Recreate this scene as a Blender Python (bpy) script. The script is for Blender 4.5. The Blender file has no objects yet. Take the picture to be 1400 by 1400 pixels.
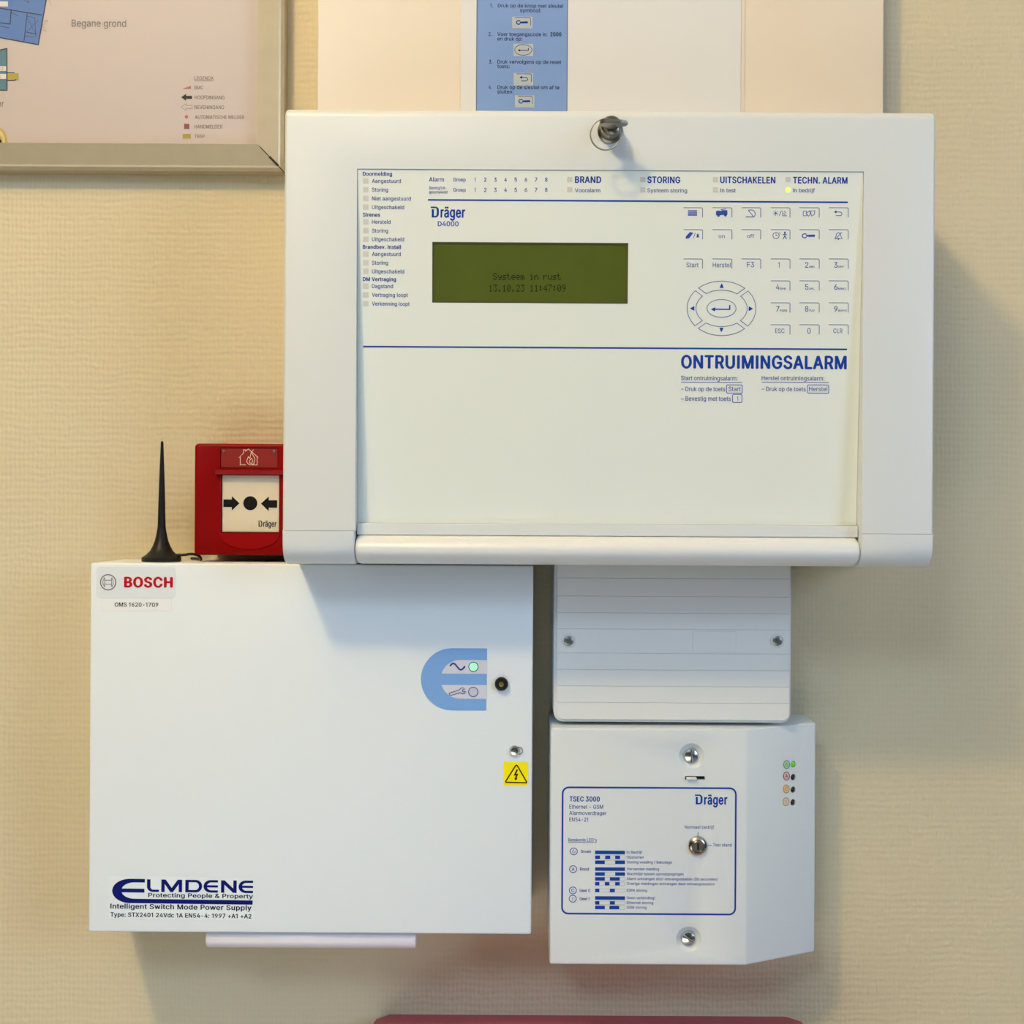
import bpy, bmesh, math
from mathutils import Vector, Matrix

# ------------------------------------------------------------------ camera, world, lights, exposure
S = bpy.context.scene
COL = S.collection
D = 1.0                       # camera to wall, metres
F = 1688.0                    # focal length for a 1400 px frame
Z0 = 1.5                      # camera height
ROLL = math.radians(0.33)
cam_d = bpy.data.cameras.new('camera')
cam_d.sensor_width = 36.0
cam_d.lens = F / 1400 * 36.0
cam_d.clip_start = 0.02
cam = bpy.data.objects.new('camera', cam_d)
COL.objects.link(cam)
cam.matrix_world = Matrix.Translation((0, -D, Z0)) @ Matrix.Rotation(math.pi / 2, 4, 'X') @ Matrix.Rotation(ROLL, 4, 'Z')
S.camera = cam

S.view_settings.view_transform = 'Standard'
S.view_settings.look = 'None'
S.view_settings.exposure = -0.06
S.view_settings.gamma = 1.0
S.view_settings.use_curve_mapping = False

world = bpy.data.worlds.new('world')
S.world = world
world.use_nodes = True
bg = world.node_tree.nodes['Background']
bg.inputs['Color'].default_value = (0.86, 0.92, 1.0, 1)
bg.inputs['Strength'].default_value = 0.02

lamp_d = bpy.data.lights.new('ceiling_and_fill_lamp', 'POINT')
lamp_d.energy = 71
lamp_d.color = (1.0, 0.70, 0.28)
lamp_d.shadow_soft_size = 0.09
lamp = bpy.data.objects.new('ceiling_and_fill_lamp', lamp_d)
lamp.location = (-0.78, -1.33, Z0 + 1.46)
COL.objects.link(lamp)

win_d = bpy.data.lights.new('window_and_fill_light', 'AREA')
win_d.shape = 'RECTANGLE'
win_d.size = 1.3
win_d.size_y = 1.4
win_d.energy = 46
win_d.color = (0.60, 0.76, 1.0)
win = bpy.data.objects.new('window_and_fill_light', win_d)
win.location = (2.8, -2.6, Z0 + 0.75)
win.rotation_euler = (Vector((0, 0, Z0)) - win.location).to_track_quat('-Z', 'Y').to_euler()
COL.objects.link(win)

low_fill_d = bpy.data.lights.new('low_fill_light', 'AREA')  # added fill from low in front, brightens the lower boxes; no known source
low_fill_d.shape = 'RECTANGLE'
low_fill_d.size = 2.0
low_fill_d.size_y = 1.3
low_fill_d.energy = 15.5
low_fill_d.color = (1.0, 1.0, 0.97)
low_fill = bpy.data.objects.new('window_and_fill_light', low_fill_d)
low_fill.location = (-0.6, -1.6, Z0 - 1.3)
low_fill.rotation_euler = (Vector((0, 0, Z0)) - low_fill.location).to_track_quat('-Z', 'Y').to_euler()
COL.objects.link(low_fill)

rear_fill_d = bpy.data.lights.new('ceiling_and_fill_lamp', 'POINT')  # added cool fill from behind, evens out the warm lamp's falloff; no known fixture
rear_fill_d.energy = 70
rear_fill_d.color = (0.66, 0.83, 1.0)
rear_fill_d.shadow_soft_size = 0.32
rear_fill = bpy.data.objects.new('ceiling_and_fill_lamp', rear_fill_d)
rear_fill.location = (-0.9, -2.6, Z0 + 1.55)
COL.objects.link(rear_fill)


# ------------------------------------------------------------------ measuring helpers
CR, SR = math.cos(ROLL), math.sin(ROLL)


def U(px, py):
    """photo pixel -> level coordinates about the optical axis"""
    dx, dy = px - 700.0, py - 700.0
    return dx * CR + dy * SR, -dx * SR + dy * CR


def W(px, py, h):
    """world point seen at a pixel, h metres in front of the wall"""
    u, v = U(px, py)
    k = (D - h) / F
    return Vector((u * k, -h, Z0 - v * k))


def sc(h):
    return (D - h) / F


class Plane:
    def __init__(s, p, n):
        s.p = Vector(p)
        s.n = Vector(n).normalized()

    def uv(s, u, v, off=0.0):
        d = Vector((u / F, 1.0, -v / F))
        c = Vector((0, -D, Z0))
        t = (s.p - c).dot(s.n) / d.dot(s.n)
        return c + d * t + s.n * off


def front(h):
    return Plane((0, -h, Z0), (0, -1, 0))


# ------------------------------------------------------------------ materials
MATS = {}


def mat(name, col, rough=0.5, metal=0.0, bump=0.0, bscale=900.0, emit=0.0, coat=0.0, vary=0.0, spec=0.5):
    if name in MATS:
        return MATS[name]
    m = bpy.data.materials.new(name)
    m.use_nodes = True
    nt = m.node_tree
    b = nt.nodes['Principled BSDF']
    b.inputs['Base Color'].default_value = (*col, 1)
    b.inputs['Roughness'].default_value = rough
    b.inputs['Metallic'].default_value = metal
    b.inputs['Coat Weight'].default_value = coat
    b.inputs['Specular IOR Level'].default_value = spec
    if emit:
        b.inputs['Emission Color'].default_value = (*col, 1)
        b.inputs['Emission Strength'].default_value = emit
    if bump or vary:
        tc = nt.nodes.new('ShaderNodeTexCoord')
        nz = nt.nodes.new('ShaderNodeTexNoise')
        nz.inputs['Scale'].default_value = bscale
        nz.inputs['Detail'].default_value = 3
        nt.links.new(tc.outputs['Object'], nz.inputs['Vector'])
        if bump:
            bp = nt.nodes.new('ShaderNodeBump')
            bp.inputs['Strength'].default_value = bump
            bp.inputs['Distance'].default_value = 0.0004
            nt.links.new(nz.outputs['Fac'], bp.inputs['Height'])
            nt.links.new(bp.outputs['Normal'], b.inputs['Normal'])
        if vary:
            rp = nt.nodes.new('ShaderNodeValToRGB')
            rp.color_ramp.elements[0].position = 0.3
            rp.color_ramp.elements[1].position = 0.7
            rp.color_ramp.elements[0].color = (*[c * (1 - vary) for c in col], 1)
            rp.color_ramp.elements[1].color = (*[min(1, c * (1 + vary)) for c in col], 1)
            nt.links.new(nz.outputs['Fac'], rp.inputs['Fac'])
            nt.links.new(rp.outputs['Color'], b.inputs['Base Color'])
    MATS[name] = m
    return m


def wall_material():
    m = bpy.data.materials.new('woven_wallpaper')
    m.use_nodes = True
    nt = m.node_tree
    L = nt.links.new
    b = nt.nodes['Principled BSDF']
    b.inputs['Roughness'].default_value = 0.62
    tc = nt.nodes.new('ShaderNodeTexCoord')

    def wave(direction, scale, dist):
        w = nt.nodes.new('ShaderNodeTexWave')
        w.wave_type = 'BANDS'
        w.bands_direction = direction
        w.inputs['Scale'].default_value = scale
        w.inputs['Distortion'].default_value = dist
        w.inputs['Detail'].default_value = 2
        w.inputs['Detail Scale'].default_value = 0.6
        L(tc.outputs['Object'], w.inputs['Vector'])
        return w
    wx = wave('X', 88, 3.2)
    wz = wave('Z', 58, 4.5)
    nz = nt.nodes.new('ShaderNodeTexNoise')
    nz.inputs['Scale'].default_value = 170
    nz.inputs['Detail'].default_value = 5
    L(tc.outputs['Object'], nz.inputs['Vector'])
    add = nt.nodes.new('ShaderNodeMath'); add.operation = 'ADD'
    half = nt.nodes.new('ShaderNodeMath'); half.operation = 'MULTIPLY'
    L(wx.outputs['Fac'], half.inputs[0]); half.inputs[1].default_value = 0.65
    L(half.outputs[0], add.inputs[0]); L(wz.outputs['Fac'], add.inputs[1])
    mul = nt.nodes.new('ShaderNodeMath'); mul.operation = 'MULTIPLY_ADD'
    L(nz.outputs['Fac'], mul.inputs[0]); mul.inputs[1].default_value = 3.6
    L(add.outputs[0], mul.inputs[2])
    bp = nt.nodes.new('ShaderNodeBump')
    bp.inputs['Strength'].default_value = 0.36
    bp.inputs['Distance'].default_value = 0.0005
    L(mul.outputs[0], bp.inputs['Height'])
    L(bp.outputs['Normal'], b.inputs['Normal'])
    big = nt.nodes.new('ShaderNodeTexNoise')
    big.inputs['Scale'].default_value = 3.0
    L(tc.outputs['Object'], big.inputs['Vector'])
    rp = nt.nodes.new('ShaderNodeValToRGB')
    rp.color_ramp.elements[0].position = 0.3
    rp.color_ramp.elements[1].position = 0.7
    rp.color_ramp.elements[0].color = (0.615, 0.537, 0.358, 1)
    rp.color_ramp.elements[1].color = (0.655, 0.577, 0.396, 1)
    L(big.outputs['Fac'], rp.inputs['Fac'])
    L(rp.outputs['Color'], b.inputs['Base Color'])
    return m


WALL = wall_material()
PLASTIC = mat('white_plastic', (0.685, 0.73, 0.745), 0.38, bump=0.05, bscale=1500)
PLASTIC2 = mat('white_plastic_lower', (0.685, 0.735, 0.76), 0.36)
FOIL = mat('cream_foil', (0.765, 0.82, 0.783), 0.42)
STEEL_W = mat('white_powder_coat', (0.79, 0.865, 0.92), 0.42, bump=0.10, bscale=1400)
STEEL_G = mat('grey_powder_coat', (0.69, 0.75, 0.785), 0.40, bump=0.22, bscale=1500)
JBOX = mat('junction_box_plastic', (0.74, 0.765, 0.77), 0.42)
BLUE = mat('print_blue', (0.012, 0.055, 0.36), 0.7, spec=0.06)
BLUE2 = mat('print_blue_soft', (0.035, 0.085, 0.40), 0.7, spec=0.06)
BLUE3 = mat('print_blue_thin', (0.13, 0.18, 0.42), 0.7, spec=0.06)
NAVY = mat('print_navy', (0.006, 0.012, 0.16), 0.7, spec=0.06)
BLACK = mat('print_black', (0.012, 0.012, 0.014), 0.7, spec=0.06)
GREYINK = mat('print_grey', (0.17, 0.15, 0.14), 0.7, spec=0.06)
REDINK = mat('print_red', (0.50, 0.008, 0.015), 0.7, spec=0.06)
GREYLOGO = mat('print_logo_grey', (0.22, 0.21, 0.20), 0.7, spec=0.06)
LIGHTBLUE = mat('print_light_blue', (0.19, 0.40, 0.80), 0.5)
RED = mat('red_plastic', (0.23, 0.0008, 0.001), 0.42, spec=0.12)
DARK = mat('black_rubber', (0.010, 0.010, 0.010), 0.42, spec=0.25)
HOLE = mat('black_hole', (0.004, 0.004, 0.006), 0.6)
CHROME = mat('chrome', (0.72, 0.72, 0.70), 0.22, 1.0)
BRASSY = mat('worn_lock_metal', (0.25, 0.23, 0.19), 0.32, 1.0)
ALU = mat('brushed_aluminium', (0.62, 0.54, 0.38), 0.42, 0.55, vary=0.03, bscale=60)


# ------------------------------------------------------------------ mesh helpers
def root_loc(o):
    while o.parent:
        o = o.parent
    return Vector(o.location)


def link(name, me, m, parent=None, smooth=None):
    o = bpy.data.objects.new(name, me)
    COL.objects.link(o)
    if parent:
        o.parent = parent
        me.transform(Matrix.Translation(-root_loc(parent)))
    for mm in (m if isinstance(m, (list, tuple)) else [m]):
        me.materials.append(mm)
    if smooth:
        me.polygons.foreach_set('use_smooth', [True] * len(me.polygons))
        me.set_sharp_from_angle(angle=math.radians(smooth))
    return o


def from_bm(name, bm, m, parent=None, smooth=None):
    bmesh.ops.recalc_face_normals(bm, faces=bm.faces[:])
    me = bpy.data.meshes.new(name)
    bm.to_mesh(me)
    bm.free()
    return link(name, me, m, parent, smooth)


def thing(name, loc, label, cat, group=None):
    o = bpy.data.objects.new(name, None)
    o.empty_display_size = 0.02
    o.location = loc
    COL.objects.link(o)
    o['label'] = label
    o['category'] = cat
    if group:
        o['group'] = group
    return o


def tag(o, label, cat):
    o['label'] = label
    o['category'] = cat
    return o


def bm_box(bm, x0, x1, h0, h1, z0, z1, bev=0.0, seg=2, only_front=False):
    vs = [bm.verts.new((x, -h, z)) for x in (x0, x1) for h in (h0, h1) for z in (z0, z1)]
    idx = [(0, 1, 3, 2), (4, 6, 7, 5), (0, 4, 5, 1), (2, 3, 7, 6), (0, 2, 6, 4), (1, 5, 7, 3)]
    fs = [bm.faces.new([vs[i] for i in f]) for f in idx]
    bmesh.ops.recalc_face_normals(bm, faces=fs)
    if bev:
        es = set(e for f in fs for e in f.edges)
        if only_front:
            es = [e for e in es if all(abs(v.co.y + h1) < 1e-7 for v in e.verts)]
        bmesh.ops.bevel(bm, geom=list(es), offset=bev, segments=seg, profile=0.5, affect='EDGES')


def prism(bm, pts, axis, a0, a1):
    """extrude a closed 2-D outline. axis 'x': pts are (h,z); 'h': pts are (x,z); 'z': pts are (x,h)"""
    def mk(p, a):
        if axis == 'x':
            return (a, -p[0], p[1])
        if axis == 'h':
            return (p[0], -a, p[1])
        return (p[0], -p[1], a)
    A = [bm.verts.new(mk(p, a0)) for p in pts]
    B = [bm.verts.new(mk(p, a1)) for p in pts]
    n = len(pts)
    fa = bm.faces.new(A)
    fb = bm.faces.new(B[::-1])
    fs = [fa, fb]
    for i in range(n):
        j = (i + 1) % n
        fs.append(bm.faces.new((A[i], B[i], B[j], A[j])))
    bmesh.ops.recalc_face_normals(bm, faces=fs)
    return fa, fb, fs


def arc(cx, cy, rx, ry, a0, a1, n):
    return [(cx + rx * math.cos(math.radians(a0 + (a1 - a0) * i / n)),
             cy + ry * math.sin(math.radians(a0 + (a1 - a0) * i / n))) for i in range(n + 1)]


def rrect(x0, x1, z0, z1, r, n=6, corners='all'):
    o = []
    for (cx, cz, a, nm) in ((x1 - r, z1 - r, 0, 't'), (x0 + r, z1 - r, 90, 't'), (x0 + r, z0 + r, 180, 'b'), (x1 - r, z0 + r, 270, 'b')):
        if corners == 'all' or corners == nm:
            o += arc(cx, cz, r, r, a, a + 90, n)
        else:
            o.append((x1 if a in (0, 270) else x0, z1 if nm == 't' else z0))
    return o


def front_bevel(bm, fs_front, off, seg=2):
    es = list(set(e for f in fs_front for e in f.edges))
    bmesh.ops.bevel(bm, geom=es, offset=off, segments=seg, profile=0.5, affect='EDGES')


def lathe(bm, prof, n, center, axis):
    """prof: list of (radius, distance); axis: 'z' up or 'h' out of the wall"""
    c = Vector(center)
    rings = []
    for r, d in prof:
        ring = []
        for i in range(n):
            a = 2 * math.pi * i / n
            if axis == 'z':
                p = c + Vector((r * math.cos(a), r * math.sin(a), d))
            else:
                p = c + Vector((r * math.cos(a), -d, r * math.sin(a)))
            ring.append(bm.verts.new(p))
        rings.append(ring)
    for a, b in zip(rings, rings[1:]):
        for i in range(n):
            j = (i + 1) % n
            bm.faces.new((a[i], a[j], b[j], b[i]))
    bm.faces.new(rings[0][::-1])
    bm.faces.new(rings[-1])


def tube(bm, pts, r, n=8):
    pts = [Vector(p) for p in pts]
    rings = []
    prev = None
    for i, p in enumerate(pts):
        t = (pts[min(i + 1, len(pts) - 1)] - pts[max(i - 1, 0)]).normalized()
        up = Vector((0, 0, 1)) if abs(t.z) < 0.9 else Vector((0, 1, 0))
        a = t.cross(up).normalized() if prev is None else (prev - t * prev.dot(t)).normalized()
        prev = a
        b = t.cross(a)
        rr = r[i] if isinstance(r, (list, tuple)) else r
        rings.append([bm.verts.new(p + a * rr * math.cos(2 * math.pi * k / n) + b * rr * math.sin(2 * math.pi * k / n)) for k in range(n)])
    for a, b in zip(rings, rings[1:]):
        for i in range(n):
            j = (i + 1) % n
            bm.faces.new((a[i], a[j], b[j], b[i]))
    bm.faces.new(rings[0][::-1])
    bm.faces.new(rings[-1])


def torus(bm, c, R, r, n=40, m=8, rot=None):
    rot = rot or Matrix.Identity(3)
    rings = []
    for i in range(n):
        a = 2 * math.pi * i / n
        ring = []
        for k in range(m):
            b = 2 * math.pi * k / m
            q = Vector(((R + r * math.cos(b)) * math.cos(a), -r * math.sin(b), (R + r * math.cos(b)) * math.sin(a)))
            ring.append(bm.verts.new(Vector(c) + rot @ q))
        rings.append(ring)
    for i in range(n):
        a, b = rings[i], rings[(i + 1) % n]
        for k in range(m):
            l = (k + 1) % m
            bm.faces.new((a[k], a[l], b[l], b[k]))


def bool_diff(bm, cutters):
    """subtract a list of bmeshes; returns a mesh"""
    tmp = []

    def t(b):
        bmesh.ops.recalc_face_normals(b, faces=b.faces[:])
        me = bpy.data.meshes.new('tmp')
        b.to_mesh(me)
        b.free()
        o = bpy.data.objects.new('tmp', me)
        COL.objects.link(o)
        tmp.append(o)
        return o
    a = t(bm)
    for c in cutters:
        md = a.modifiers.new('b', 'BOOLEAN')
        md.operation = 'DIFFERENCE'
        md.solver = 'EXACT'
        md.object = t(c)
    dg = bpy.context.evaluated_depsgraph_get()
    dg.update()
    me = bpy.data.meshes.new_from_object(a.evaluated_get(dg))
    for o in tmp:
        old = o.data
        bpy.data.objects.remove(o)
        bpy.data.meshes.remove(old)
    return me


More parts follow.
